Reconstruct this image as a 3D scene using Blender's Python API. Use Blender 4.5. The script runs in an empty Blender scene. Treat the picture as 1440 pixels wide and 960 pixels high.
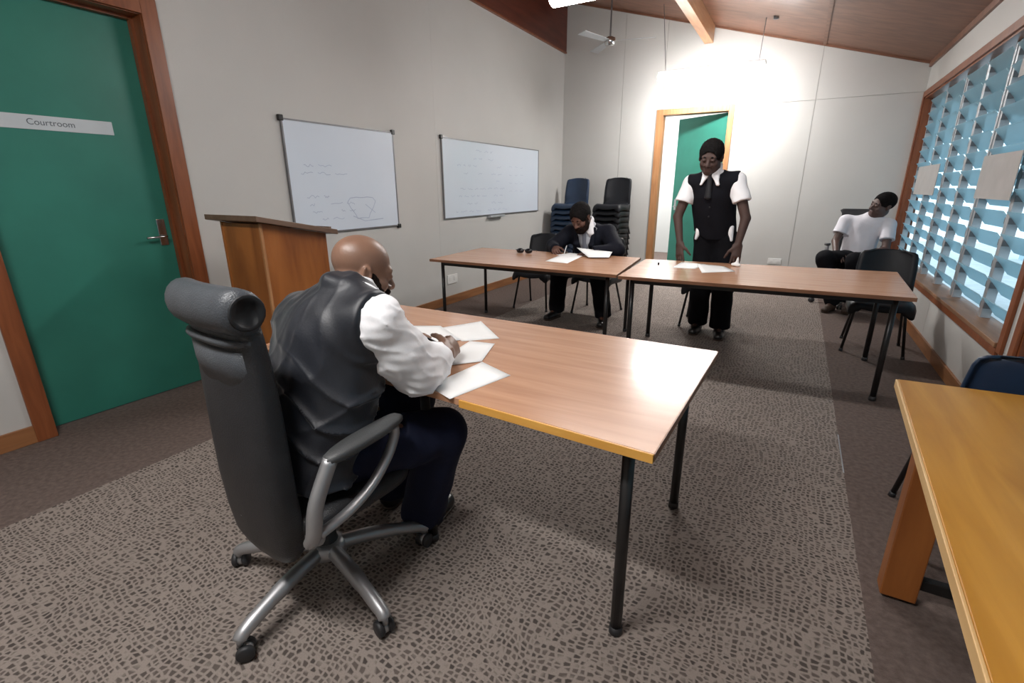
import bpy, bmesh, math, random
import numpy as np
from mathutils import Vector, Matrix
random.seed(7)
SC = bpy.context.scene
COL = SC.collection
R_ = math.radians

# ------------------------------------------------------------------ camera
F_PX, PITCH, ROLL, YAW, CAM_H = 684.2, 0.30591, -0.00406, -0.51648, 1.3594
_fw = Vector((math.sin(YAW)*math.cos(PITCH), math.cos(YAW)*math.cos(PITCH), -math.sin(PITCH)))
_rt = Vector((math.cos(YAW), -math.sin(YAW), 0)); _up = _rt.cross(_fw)
_r2 = _rt*math.cos(ROLL)+_up*math.sin(ROLL); _u2 = -_rt*math.sin(ROLL)+_up*math.cos(ROLL)
cam = bpy.data.cameras.new('camera'); cam.sensor_width = 36; cam.lens = F_PX/1440*36; cam.clip_start = .02
co = bpy.data.objects.new('camera', cam); COL.objects.link(co)
co.matrix_world = Matrix(((_r2.x,_u2.x,-_fw.x,0),(_r2.y,_u2.y,-_fw.y,0),(_r2.z,_u2.z,-_fw.z,CAM_H),(0,0,0,1)))
SC.camera = co

# ------------------------------------------------------------------ sky, exposure, lamp powers
w = bpy.data.worlds.new('sky'); SC.world = w; w.use_nodes = True
w.node_tree.nodes['Background'].inputs[0].default_value = (.62, .84, 1, 1)
w.node_tree.nodes['Background'].inputs[1].default_value = .62
SC.view_settings.view_transform = 'Standard'; SC.view_settings.look = 'None'
SC.view_settings.exposure = 1.75; SC.view_settings.gamma = 1
LAMP = {'back': 36.0, 'middle': 18.0, 'front': 30.0, 'hall': 150.0}

# ------------------------------------------------------------------ helpers
def link(o):
    COL.objects.link(o); return o
def thing(name, label, cat, loc=(0,0,0), rz=0, group=None):
    o = link(bpy.data.objects.new(name, None)); o.location = loc; o.rotation_euler = (0,0,rz)
    o.empty_display_size = .1
    o['label'] = label; o['category'] = cat
    if group: o['group'] = group
    return o
def tag(o, label, cat, group=None):
    o['label'] = label; o['category'] = cat
    if group: o['group'] = group
    return o
def fin(name, bm, mat, parent=None, smooth=False, world=False):
    """bmesh -> one mesh object (world=True: verts are in world space, parent has no rotation)"""
    me = bpy.data.meshes.new(name)
    if world and parent is not None:
        bmesh.ops.translate(bm, verts=bm.verts, vec=-Vector(parent.location))
    bmesh.ops.recalc_face_normals(bm, faces=bm.faces)
    bm.to_mesh(me); bm.free()
    mats = mat if isinstance(mat, (list, tuple)) else [mat]
    for m in mats: me.materials.append(m)
    if smooth:
        me.polygons.foreach_set('use_smooth', [True]*len(me.polygons))
    o = link(bpy.data.objects.new(name, me))
    if parent is not None: o.parent = parent
    return o
def struct(name, bm, mat, parent=None, smooth=False):
    o = fin(name, bm, mat, parent, smooth)
    if parent is None: o['kind'] = 'structure'
    return o
def copy_tree(o, parent=None):
    c = link(o.copy())
    if parent is not None: c.parent = parent
    for ch in [x for x in bpy.data.objects if x.parent == o]: copy_tree(ch, c)
    return c
def BM(): return bmesh.new()
def hexa(bm, P, bev=0, seg=2):
    """8 points: bottom 4 then top 4"""
    v = [bm.verts.new(p) for p in P]
    fs = [bm.faces.new([v[i] for i in f]) for f in ((3,2,1,0),(4,5,6,7),(0,1,5,4),(1,2,6,5),(2,3,7,6),(3,0,4,7))]
    if bev:
        es = list({e for f in fs for e in f.edges})
        bmesh.ops.bevel(bm, geom=es, offset=bev, segments=seg, affect='EDGES', profile=.5)
    return bm
def box(bm, x0, x1, y0, y1, z0, z1, bev=0, seg=2):
    return hexa(bm, [(x0,y0,z0),(x1,y0,z0),(x1,y1,z0),(x0,y1,z0),(x0,y0,z1),(x1,y0,z1),(x1,y1,z1),(x0,y1,z1)], bev, seg)
def quadprism(bm, Q, z0, z1, bev=0):
    return hexa(bm, [(x,y,z0) for x,y in Q]+[(x,y,z1) for x,y in Q], bev)
def ring_loft(bm, rings, cap=True, close=True):
    V = [[bm.verts.new(p) for p in r] for r in rings]
    n = len(V[0])
    for a, b in zip(V, V[1:]):
        for i in range(n if close else n-1):
            j = (i+1) % n
            bm.faces.new((a[i], a[j], b[j], b[i]))
    if cap:
        bm.faces.new(V[0][::-1]); bm.faces.new(V[-1])
    return bm
def tube(bm, pts, r, n=10, flat=None, closed=False):
    """swept circle through points; r a number or list; flat=(axis, scale)"""
    pts = [Vector(p) for p in pts]; m = len(pts)
    rs = r if isinstance(r, (list, tuple)) else [r]*m
    rings = []; ref = None
    for i, p in enumerate(pts):
        t = (pts[min(i+1, m-1)]-pts[max(i-1, 0)]).normalized()
        if ref is None:
            ref = Vector((0,0,1)) if abs(t.z) < .9 else Vector((1,0,0))
        u = (ref-t*ref.dot(t)).normalized(); v = t.cross(u); ref = u
        ring = []
        for k in range(n):
            a = 2*math.pi*k/n
            d = (u*math.cos(a)+v*math.sin(a))*rs[i]
            if flat:
                ax = Vector(flat[0]).normalized(); d = d+ax*d.dot(ax)*(flat[1]-1)
            ring.append(p+d)
        rings.append(ring)
    return ring_loft(bm, rings)
def cyl(bm, c, r0, r1, z0, z1, n=20):
    return ring_loft(bm, [[(c[0]+r*math.cos(2*math.pi*k/n), c[1]+r*math.sin(2*math.pi*k/n), z) for k in range(n)] for r, z in ((r0,z0),(r1,z1))])
def lathe(bm, c, prof, n=20, axis='z'):
    rings = []
    for r, h in prof:
        ring = []
        for k in range(n):
            a = 2*math.pi*k/n; x, y = r*math.cos(a), r*math.sin(a)
            p = {'z': (x,y,h), 'x': (h,x,y), 'y': (y,h,x)}[axis]
            ring.append((c[0]+p[0], c[1]+p[1], c[2]+p[2]))
        rings.append(ring)
    return ring_loft(bm, rings)
def spline(P, n=8):
    P = [Vector(p) for p in P]; out = []
    for i in range(len(P)-1):
        p0, p1, p2, p3 = P[max(i-1,0)], P[i], P[i+1], P[min(i+2, len(P)-1)]
        for k in range(n):
            t = k/n
            out.append(.5*((2*p1)+(p2-p0)*t+(2*p0-5*p1+4*p2-p3)*t*t+(3*p1-p0-3*p2+p3)*t**3))
    out.append(P[-1]); return out

# ------------------------------------------------------------------ materials
def nt(name):
    m = bpy.data.materials.new(name); m.use_nodes = True
    return m, m.node_tree.nodes, m.node_tree.links, m.node_tree.nodes['Principled BSDF']
def mat(name, c, rough=.5, metal=0, var=.12, scale=8, bump=0, bscale=60, stretch=(1,1,1), spec=.5, sheen=0, coat=0):
    m, N, L, P = nt(name)
    P.inputs['Roughness'].default_value = rough; P.inputs['Metallic'].default_value = metal
    P.inputs['Specular IOR Level'].default_value = spec
    if sheen: P.inputs['Sheen Weight'].default_value = sheen; P.inputs['Sheen Roughness'].default_value = .4
    if coat: P.inputs['Coat Weight'].default_value = coat; P.inputs['Coat Roughness'].default_value = .2
    tc = N.new('ShaderNodeTexCoord'); mp = N.new('ShaderNodeMapping'); mp.inputs['Scale'].default_value = stretch
    L.new(tc.outputs['Object'], mp.inputs[0])
    n = N.new('ShaderNodeTexNoise'); n.inputs['Scale'].default_value = scale; n.inputs['Detail'].default_value = 4
    L.new(mp.outputs[0], n.inputs['Vector'])
    r = N.new('ShaderNodeValToRGB'); r.color_ramp.elements[0].position = .3; r.color_ramp.elements[1].position = .7
    r.color_ramp.elements[0].color = tuple(x*(1-var) for x in c)+(1,)
    r.color_ramp.elements[1].color = tuple(min(1,x*(1+var)) for x in c)+(1,)
    L.new(n.outputs['Fac'], r.inputs[0]); L.new(r.outputs[0], P.inputs['Base Color'])
    if bump:
        b = N.new('ShaderNodeBump'); b.inputs['Strength'].default_value = bump; b.inputs['Distance'].default_value = .01
        n2 = N.new('ShaderNodeTexNoise'); n2.inputs['Scale'].default_value = bscale; n2.inputs['Detail'].default_value = 3
        L.new(mp.outputs[0], n2.inputs['Vector']); L.new(n2.outputs['Fac'], b.inputs['Height']); L.new(b.outputs[0], P.inputs['Normal'])
    return m
def wood(name, c0, c1, rough=.4, stretch=(14,1.2,14), scale=2.2, spec=.5, coat=0):
    m, N, L, P = nt(name)
    P.inputs['Roughness'].default_value = rough; P.inputs['Specular IOR Level'].default_value = spec
    if coat: P.inputs['Coat Weight'].default_value = coat; P.inputs['Coat Roughness'].default_value = .15
    tc = N.new('ShaderNodeTexCoord'); mp = N.new('ShaderNodeMapping'); mp.inputs['Scale'].default_value = stretch
    L.new(tc.outputs['Object'], mp.inputs[0])
    n = N.new('ShaderNodeTexNoise'); n.inputs['Scale'].default_value = scale; n.inputs['Detail'].default_value = 7; n.inputs['Distortion'].default_value = .6
    L.new(mp.outputs[0], n.inputs['Vector'])
    r = N.new('ShaderNodeValToRGB'); r.color_ramp.elements[0].position = .32; r.color_ramp.elements[1].position = .68
    r.color_ramp.elements[0].color = tuple(c0)+(1,); r.color_ramp.elements[1].color = tuple(c1)+(1,)
    L.new(n.outputs['Fac'], r.inputs[0]); L.new(r.outputs[0], P.inputs['Base Color'])
    b = N.new('ShaderNodeBump'); b.inputs['Strength'].default_value = .06; b.inputs['Distance'].default_value = .005
    L.new(n.outputs['Fac'], b.inputs['Height']); L.new(b.outputs[0], P.inputs['Normal'])
    return m
def emit(name, c, s):
    m, N, L, P = nt(name)
    P.inputs['Base Color'].default_value = tuple(c)+(1,)
    P.inputs['Emission Color'].default_value = tuple(c)+(1,); P.inputs['Emission Strength'].default_value = s
    return m
def carpet_pattern():
    m, N, L, P = nt('patterned_carpet')
    P.inputs['Roughness'].default_value = .95; P.inputs['Specular IOR Level'].default_value = .15
    tc = N.new('ShaderNodeTexCoord')
    wn = N.new('ShaderNodeTexNoise'); wn.inputs['Scale'].default_value = 2.2; wn.inputs['Detail'].default_value = 2
    L.new(tc.outputs['Object'], wn.inputs['Vector'])
    sub = N.new('ShaderNodeVectorMath'); sub.operation = 'SUBTRACT'; sub.inputs[1].default_value = (.5,.5,.5)
    L.new(wn.outputs['Color'], sub.inputs[0])
    sc = N.new('ShaderNodeVectorMath'); sc.operation = 'SCALE'; sc.inputs['Scale'].default_value = .16
    L.new(sub.outputs[0], sc.inputs[0])
    ad = N.new('ShaderNodeVectorMath'); ad.operation = 'ADD'
    L.new(tc.outputs['Object'], ad.inputs[0]); L.new(sc.outputs[0], ad.inputs[1])
    mp = N.new('ShaderNodeMapping'); mp.inputs['Scale'].default_value = (47, 56, 0.01)
    L.new(ad.outputs[0], mp.inputs[0])
    vo = N.new('ShaderNodeTexVoronoi'); vo.feature = 'DISTANCE_TO_EDGE'; vo.inputs['Scale'].default_value = 1; vo.inputs['Randomness'].default_value = .5
    L.new(mp.outputs[0], vo.inputs['Vector'])
    v2 = N.new('ShaderNodeTexVoronoi'); v2.inputs['Scale'].default_value = 1; v2.inputs['Randomness'].default_value = .5
    L.new(mp.outputs[0], v2.inputs['Vector'])
    sp = N.new('ShaderNodeSeparateColor'); L.new(v2.outputs['Color'], sp.inputs[0])
    cell = N.new('ShaderNodeValToRGB')
    cell.color_ramp.elements[0].color = (.062,.051,.046,1); cell.color_ramp.elements[1].color = (.122,.100,.088,1)
    L.new(sp.outputs[0], cell.inputs[0])
    edge = N.new('ShaderNodeValToRGB'); edge.color_ramp.elements[0].position = .11; edge.color_ramp.elements[1].position = .25
    L.new(vo.outputs['Distance'], edge.inputs[0])
    mx = N.new('ShaderNodeMix'); mx.data_type = 'RGBA'
    mx.inputs[6].default_value = (.262,.222,.196,1)
    L.new(edge.outputs[0], mx.inputs[0]); L.new(cell.outputs[0], mx.inputs[7])
    fn = N.new('ShaderNodeTexNoise'); fn.inputs['Scale'].default_value = 240; L.new(tc.outputs['Object'], fn.inputs['Vector'])
    fr = N.new('ShaderNodeMapRange'); fr.inputs[3].default_value = .8; fr.inputs[4].default_value = 1.2; L.new(fn.outputs['Fac'], fr.inputs[0])
    mu = N.new('ShaderNodeVectorMath'); mu.operation = 'SCALE'; L.new(mx.outputs[2], mu.inputs[0]); L.new(fr.outputs[0], mu.inputs['Scale'])
    L.new(mu.outputs[0], P.inputs['Base Color'])
    b = N.new('ShaderNodeBump'); b.inputs['Strength'].default_value = .35; b.inputs['Distance'].default_value = .006
    L.new(fn.outputs['Fac'], b.inputs['Height']); L.new(b.outputs[0], P.inputs['Normal'])
    return m
def glass_blade():
    m, N, L, P = nt('obscure_louvre_glass')
    out = N['Material Output']
    tr = N.new('ShaderNodeBsdfTranslucent'); tr.inputs[0].default_value = (.78,.93,.97,1)
    tp = N.new('ShaderNodeBsdfTransparent'); tp.inputs[0].default_value = (.72,.88,.93,1)
    P.inputs['Base Color'].default_value = (.55,.7,.75,1); P.inputs['Roughness'].default_value = .12
    m1 = N.new('ShaderNodeMixShader'); m1.inputs[0].default_value = .35
    L.new(tr.outputs[0], m1.inputs[1]); L.new(tp.outputs[0], m1.inputs[2])
    m2 = N.new('ShaderNodeMixShader'); m2.inputs[0].default_value = .22
    n = N.new('ShaderNodeTexNoise'); n.inputs['Scale'].default_value = 90; tc = N.new('ShaderNodeTexCoord'); L.new(tc.outputs['Object'], n.inputs['Vector'])
    b = N.new('ShaderNodeBump'); b.inputs['Strength'].default_value = .2; L.new(n.outputs['Fac'], b.inputs['Height']); L.new(b.outputs[0], P.inputs['Normal'])
    L.new(m1.outputs[0], m2.inputs[1]); L.new(P.outputs[0], m2.inputs[2]); L.new(m2.outputs[0], out.inputs[0])
    return m

M = {}
M['wall'] = mat('painted_wall_board', (.53,.522,.50), .6, var=.03, scale=1.5, bump=.05, bscale=120)
M['backing'] = mat('wall_backing', (.34,.33,.31), .8, var=.05)
M['ply'] = wood('stained_plywood', (.15,.064,.037), (.235,.105,.062), .42, (1.2,8,8), 1.6)
M['fascia'] = wood('dark_stained_fascia', (.075,.016,.009), (.13,.03,.016), .4, (8,1,8), 2)
M['rafter'] = wood('pale_rafter_wood', (.38,.19,.09), (.52,.28,.14), .45, (10,1,10), 2)
M['frame'] = wood('red_stained_joinery', (.17,.048,.016), (.27,.085,.03), .38, (12,12,1.2), 2)
M['frame_b'] = wood('tan_joinery', (.33,.15,.06), (.46,.23,.10), .42, (12,12,1.2), 2)
M['base'] = wood('timber_skirting', (.22,.09,.035), (.34,.15,.06), .4, (9,1.2,9), 2)
M['sill'] = wood('weathered_sill', (.20,.10,.055), (.32,.17,.09), .45, (10,1.2,10), 2)
M['green'] = mat('green_door_paint', (.030,.19,.142), .40, var=.08, scale=4, bump=.04, bscale=200)
M['carpet'] = carpet_pattern()
M['border'] = mat('plain_border_carpet', (.140,.106,.093), .95, var=.22, scale=45, bump=.5, bscale=260, spec=.15)
M['top'] = wood('beech_laminate', (.46,.235,.135), (.56,.31,.185), .27, (1.1,13,13), 1.7, .55, .25)
M['edge_y'] = wood('yellow_edge_strip', (.62,.30,.055), (.74,.40,.09), .4, (2,10,10), 2)
M['edge_d'] = wood('brown_table_edge', (.23,.10,.05), (.32,.15,.08), .4, (2,10,10), 2)
M['honey'] = wood('honey_varnished_timber', (.42,.185,.022), (.58,.285,.048), .3, (9,1.1,9), 1.8)
M['honey_e'] = wood('pale_timber_edge', (.62,.38,.16), (.72,.48,.22), .35, (9,1.1,9), 2)
M['lect'] = wood('lectern_veneer', (.19,.055,.012), (.36,.125,.03), .35, (5,5,.8), 1.6)
M['lect_t'] = wood('lectern_top_edge', (.12,.07,.045), (.18,.11,.075), .4, (6,1,6), 2)
M['blk'] = mat('black_powder_coat', (.012,.011,.011), .35, var=.1)
M['plastic_k'] = mat('black_chair_plastic', (.007,.008,.011), .45, spec=.35, var=.1, bump=.1, bscale=300)
M['plastic_b'] = mat('navy_chair_plastic', (.012,.031,.070), .42, var=.1, bump=.1, bscale=300)
M['leather'] = mat('charcoal_leather', (.017,.018,.021), .45, var=.15, scale=20, bump=.25, bscale=260)
M['leather_p'] = mat('grey_leather_panel', (.050,.056,.064), .38, var=.12, scale=20, bump=.25, bscale=260)
M['silver'] = mat('satin_silver_metal', (.40,.40,.41), .42, .75, var=.05)
M['armpad'] = mat('grey_arm_pad', (.075,.078,.08), .45, var=.1, bump=.2, bscale=300)
M['rubber'] = mat('caster_rubber', (.02,.02,.022), .5, var=.1)
M['chrome'] = mat('brushed_chrome', (.6,.6,.6), .22, 1, var=.04)
M['alu'] = mat('pale_aluminium', (.50,.52,.54), .4, .6, var=.05)
M['wb'] = mat('whiteboard_face', (.66,.73,.82), .22, var=.025, scale=1.2)
M['ink'] = mat('faded_marker', (.40,.47,.60), .5, var=.1)
M['wbf'] = mat('grey_board_frame', (.20,.20,.21), .4, .5, var=.1)
M['paper'] = mat('white_paper', (.86,.86,.85), .7, var=.02)
M['paper_b'] = mat('clipboard_back', (.10,.035,.03), .5, var=.1)
M['sign'] = mat('white_sign_strip', (.55,.60,.63), .45, var=.03)
M['signtext'] = mat('grey_sign_letters', (.10,.12,.14), .5, var=.05)
M['white'] = mat('white_enamel', (.75,.75,.73), .4, var=.03)
M['glass'] = glass_blade()
M['card'] = mat('grey_card_sheet', (.42,.41,.40), .7, var=.06)
M['out'] = mat('outside_pale_wall', (.45,.60,.66), .8, var=.1)
M['outg'] = mat('outside_concrete', (.60,.62,.62), .9, var=.1)
M['shade_eave'] = mat('shade_eave_lining', (.06,.13,.15), .8, var=.1)
M['shirt'] = mat('white_shirt_cotton', (.87,.87,.89), .75, var=.02, bump=.12, bscale=40, sheen=.2)
M['tee'] = mat('white_tshirt_jersey', (.72,.71,.76), .8, var=.03, bump=.1, bscale=50)
M['vest_s'] = mat('black_satin_vest', (.011,.013,.019), .5, var=.2, scale=9, bump=.06, bscale=180, spec=.5, sheen=.3)
M['vest_k'] = mat('black_wool_vest', (.006,.006,.009), .85, var=.15, bump=.15, bscale=300, spec=.15)
M['jacket'] = mat('navy_black_jacket', (.006,.007,.013), .8, var=.15, bump=.15, bscale=60, spec=.2)
M['trouser_n'] = mat('navy_trousers', (.007,.010,.030), .75, spec=.25, var=.2, bump=.2, bscale=40)
M['trouser_k'] = mat('black_trousers', (.005,.005,.007), .85, spec=.15, var=.2, bump=.2, bscale=40)
M['tie_k'] = mat('black_tie', (.008,.008,.011), .5, var=.1)
M['tie_g'] = mat('grey_tie', (.20,.21,.25), .6, var=.1)
M['shirt_g'] = mat('grey_shirt_cotton', (.48,.49,.53), .75, var=.1, scale=2, stretch=(60,2,2))
M['shoe'] = mat('black_shoe_leather', (.012,.011,.011), .28, var=.1)
M['sole'] = mat('brown_sole', (.05,.03,.02), .6, var=.1)
M['skin_j'] = mat('brown_skin', (.205,.112,.075), .42, var=.08, scale=14, bump=.06, bscale=150)
M['skin_s'] = mat('dark_brown_skin', (.065,.035,.028), .68, var=.1, scale=14, bump=.06, bscale=150)
M['skin_a'] = mat('deep_brown_skin', (.12,.055,.038), .55, var=.1, scale=14, bump=.06, bscale=150)
M['skin_r'] = mat('warm_dark_skin', (.095,.055,.045), .45, var=.1, scale=14, bump=.06, bscale=150)
M['hair'] = mat('black_curly_hair', (.009,.008,.008), .9, spec=.1, var=.3, scale=60, bump=.8, bscale=90)
M['beard'] = mat('short_dark_beard', (.016,.010,.008), .9, spec=.1, var=.3, scale=60, bump=.5, bscale=140)
M['lip'] = mat('lip_skin', (.085,.042,.036), .4, var=.05)
M['eyew'] = mat('eye_white', (.14,.12,.10), .6, var=.02)
M['iris'] = mat('dark_iris', (.015,.008,.005), .2, var=.02)
M['lens'] = mat('dark_lens', (.006,.006,.008), .12, var=.02)
M['tube'] = mat('lamp_housing', (.7,.7,.7), .4, var=.02)

# ------------------------------------------------------------------ the room
WL, WR, YB, YF = -3.56, 1.13, 8.0, -2.6
def zc(x): return 3.065-.29*x
def prism_xz(bm, poly, y0, y1):
    return ring_loft(bm, [[(x,y0,z) for x,z in poly], [(x,y1,z) for x,z in poly]])

bm = BM()
for x0,x1,y0,y1,mi in ((WL-.2,-2.72,YF,YB+3,0),(-2.72,.392,YF,YB+.2,1),(.392,WR+.2,YF,YB+.2,0),(-2.72,.392,YB+.2,YB+3,0)):
    n0 = len(bm.faces); box(bm, x0,x1,y0,y1,-.1,0); bm.faces.ensure_lookup_table()
    for f in bm.faces[n0:]: f.material_index = mi
struct('floor', bm, [M['border'], M['carpet']])
bm = BM(); box(bm, .388,.394, 2.65, 3.1, 0, .0012); struct('trim_1', bm, M['alu'])

# ceiling: boards under a slab, joints left open
bm = BM(); prism_xz(bm, [(WL-.15,zc(WL-.15)+.012),(WR+.15,zc(WR+.15)+.012),(WR+.15,zc(WR+.15)+.12),(WL-.15,zc(WL-.15)+.12)], YF-.15, YB)
ceil = struct('ceiling', bm, M['backing'])
xs = [WL, -2.6, -1.39, 0.0, WR]; ys = [YF, -1.6, .8, 3.2, 5.6, YB]
for a, b in zip(xs, xs[1:]):
    for c, d in zip(ys, ys[1:]):
        bm = BM(); g = .002
        prism_xz(bm, [(a+g,zc(a+g)),(b-g,zc(b-g)),(b-g,zc(b-g)+.012),(a+g,zc(a+g)+.012)], c+g, d-g)
        fin('ceiling_panel', bm, M['ply'], ceil)
bm = BM(); prism_xz(bm, [(-.018,zc(0)-.01),(.018,zc(0)-.016),(.018,zc(0)+.004),(-.018,zc(0)+.008)], YF, YB-.01); struct('trim_2', bm, M['ply'])
bm = BM(); box(bm, -1.45,-1.335, YF, YB-.012, 3.245, zc(-1.335)+.03, .004); struct('trim_3', bm, M['rafter'])
bm = BM(); box(bm, WL,WL+.035, YF, YB-.012, 3.39, zc(WL+.035)+.02, .004); struct('trim_4', bm, M['fascia'])
bm = BM(); box(bm, WL,WL+.042, YF, YB-.012, 3.372, 3.39); struct('trim_5', bm, M['frame'])
bm = BM(); box(bm, WR-.03,WR, YF, YB-.012, zc(WR)-.05, zc(WR)+.02, .004); struct('trim_6', bm, M['ply'])
bm = BM(); prism_xz(bm, [(WL+.04,zc(WL+.04)-.025),(-1.45,zc(-1.45)-.025),(-1.45,zc(-1.45)+.01),(WL+.04,zc(WL+.04)+.01)], YB-.035, YB-.011); struct('trim_7', bm, M['ply'])
bm = BM(); prism_xz(bm, [(-1.33,zc(-1.33)-.022),(WR-.03,zc(WR-.03)-.022),(WR-.03,zc(WR-.03)+.01),(-1.33,zc(-1.33)+.01)], YB-.03, YB-.011); struct('trim_8', bm, M['ply'])

# back wall with doorway
DB0, DB1, DBH = -1.93, -1.035, 2.37
bm = BM()
prism_xz(bm, [(WL-.15,0),(DB0-.02,0),(DB0-.02,zc(DB0-.02)+.05),(WL-.15,zc(WL-.15)+.05)], YB, YB+.12)
prism_xz(bm, [(DB1+.02,0),(WR+.15,0),(WR+.15,zc(WR+.15)+.05),(DB1+.02,zc(DB1+.02)+.05)], YB, YB+.12)
prism_xz(bm, [(DB0-.02,DBH+.02),(DB1+.02,DBH+.02),(DB1+.02,zc(DB1+.02)+.05),(DB0-.02,zc(DB0-.02)+.05)], YB, YB+.12)
wb_ = struct('wall_back', bm, M['backing'])
def bpanel(x0, x1, z0, z1=None):
    g = .0025; bm = BM()
    t0 = zc(x0+g)-.002 if z1 is None else z1-g; t1 = zc(x1-g)-.002 if z1 is None else z1-g
    prism_xz(bm, [(x0+g,z0+g),(x1-g,z0+g),(x1-g,t1),(x0+g,t0)], YB-.010, YB)
    fin('wall_panel', bm, M['wall'], wb_)
for x0,x1,z0,z1 in ((WL,-2.58,0,None),(-2.58,DB0-.03,0,None),(DB1+.03,0.0,0,2.43),(DB0-.03,0.0,2.43,None),(0.0,WR,0,2.43),(0.0,WR,2.43,None)): bpanel(x0,x1,z0,z1)
# left wall with doorway
DL0, DL1, DLH = .905, 1.81, 2.345
def yz_box(bm, x0,x1,y0,y1,z0,z1): return box(bm, x0,x1,y0,y1,z0,z1)
bm = BM(); ztop = zc(WL)+.05
box(bm, WL-.16,WL, YF,DL0-.02, 0,ztop); box(bm, WL-.16,WL, DL1+.02,YB, 0,ztop); box(bm, WL-.16,WL, DL0-.02,DL1+.02, DLH+.02,ztop)
wl_ = struct('wall_left', bm, M['backing'])
for y0,y1,z0,z1 in ((YF,-.3,0,ztop-.06),(-.3,DL0-.03,0,ztop-.06),(DL0-.03,DL1+.03,DLH+.03,ztop-.06),(DL1+.03,4.58,0,ztop-.06),(4.58,YB-.01,0,ztop-.06)):
    bm = BM(); box(bm, WL,WL+.006, y0+.0008,y1-.0008,z0,min(z1,3.372)); fin('wall_panel', bm, M['wall'], wl_)
# right wall with two window openings
WN = [(3.66,7.94,.47,2.37),(-.9,3.45,.47,2.37)]
bm = BM(); zt = zc(WR)+.05
box(bm, WR,WR+.15, YF,YB,0,.47); box(bm, WR,WR+.15, YF,YB,2.37,zt)
for y0,y1 in ((YF,-.9),(3.45,3.66),(7.94,YB)): box(bm, WR,WR+.15,y0,y1,.47,2.37)
wr_ = struct('wall_right', bm, M['backing'])
for y0,y1,z0,z1 in ((YF,YB-.01,2.37+.0015,zc(WR)-.05),(YF,-.902,.47,2.37),(3.452,3.658,.47,2.37),(YF,.6,0,.468),(.6,3.0,0,.468),(3.0,5.4,0,.468),(5.4,YB-.01,0,.468)):
    bm = BM(); box(bm, WR-.006,WR, y0+.002,y1-.002,z0,z1); fin('wall_panel', bm, M['wall'], wr_)
bm = BM(); box(bm, WL-.15,WR+.15,YF-.12,YF,0,4.2); struct('wall_front', bm, M['wall'])
# skirtings
bm = BM(); box(bm, WL,WL+.022, DL1+.09,YB-.02, 0,.1,.003); struct('baseboard_left', bm, M['base'])
bm = BM(); box(bm, WL,WL+.022, YF,DL0-.09, 0,.1,.003); struct('baseboard_front_left', bm, M['base'])
bm = BM(); box(bm, WR-.022,WR-.004, YF,YB-.02, 0,.1,.003); struct('baseboard_right', bm, M['base'])
bm = BM(); box(bm, WL+.03,DB0-.09, YB-.03,YB-.01, 0,.1,.003); box(bm, DB1+.09,WR-.03, YB-.03,YB-.01, 0,.1,.003); struct('baseboard_back', bm, M['base'])

# left door
bm = BM(); XD = WL-.12
box(bm, XD-.04,XD, DL0+.004,DL1-.004, .006,DLH-.004, .002)
dl = struct('door_1', bm, M['green'])
bm = BM(); a = WL+.02
box(bm, WL-.16,a-.012, DL0-.02,DL0, 0,DLH+.02); box(bm, WL-.16,a-.012, DL1,DL1+.02, 0,DLH+.02); box(bm, WL-.16,a-.012, DL0,DL1, DLH,DLH+.02)
fin('door_lining', bm, M['frame'], dl)
bm = BM()
box(bm, XD+.004,XD+.04, DL0,DL0+.016, 0,DLH); box(bm, XD+.004,XD+.04, DL1-.016,DL1, 0,DLH); box(bm, XD+.004,XD+.04, DL0+.016,DL1-.016, DLH-.016,DLH)
fin('door_stop', bm, M['frame'], dl)
for y0,y1,z0,z1 in ((DL0-.095,DL0-.004,0,DLH+.10),(DL1+.004,DL1+.095,0,DLH+.10),(DL0-.004,DL1+.004,DLH+.004,DLH+.10)):
    bm = BM(); box(bm, WL+.006,WL+.026,y0,y1,z0,z1,.003); fin('architrave', bm, M['frame'], dl)
bm = BM(); box(bm, XD,XD+.008, 1.715,1.765, 1.0,1.17,.003); ph = fin('handle_plate', bm, M['chrome'], dl)
bm = BM(); tube(bm, [(XD+.008,1.74,1.06),(XD+.05,1.74,1.06),(XD+.055,1.72,1.06),(XD+.055,1.62,1.058)], .008, 8); fin('lever_handle', bm, M['chrome'], ph, True)
# sign on the door
bm = BM(); box(bm, XD+.0002,XD+.004, 1.02,1.592, 1.672,1.746,.0008); sg = fin('door_sign', bm, M['sign'])
tag(sg, 'white strip sign reading Courtroom on the left green door', 'sign')
cu = bpy.data.curves.new('lettering', 'FONT'); cu.body = 'Courtroom'; cu.size = .045; cu.align_x = 'CENTER'; cu.align_y = 'CENTER'; cu.extrude = .0004
to = bpy.data.objects.new('tmp', cu); COL.objects.link(to); bpy.context.view_layer.update()
me = bpy.data.meshes.new_from_object(to.evaluated_get(bpy.context.evaluated_depsgraph_get())); bpy.data.objects.remove(to)
me.transform(Matrix(((0,0,1,XD+.0046),(1,0,0,1.30),(0,1,0,1.71),(0,0,0,1)))); me.materials.clear(); me.materials.append(M['signtext'])
lo = link(bpy.data.objects.new('lettering', me)); lo.parent = sg

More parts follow.
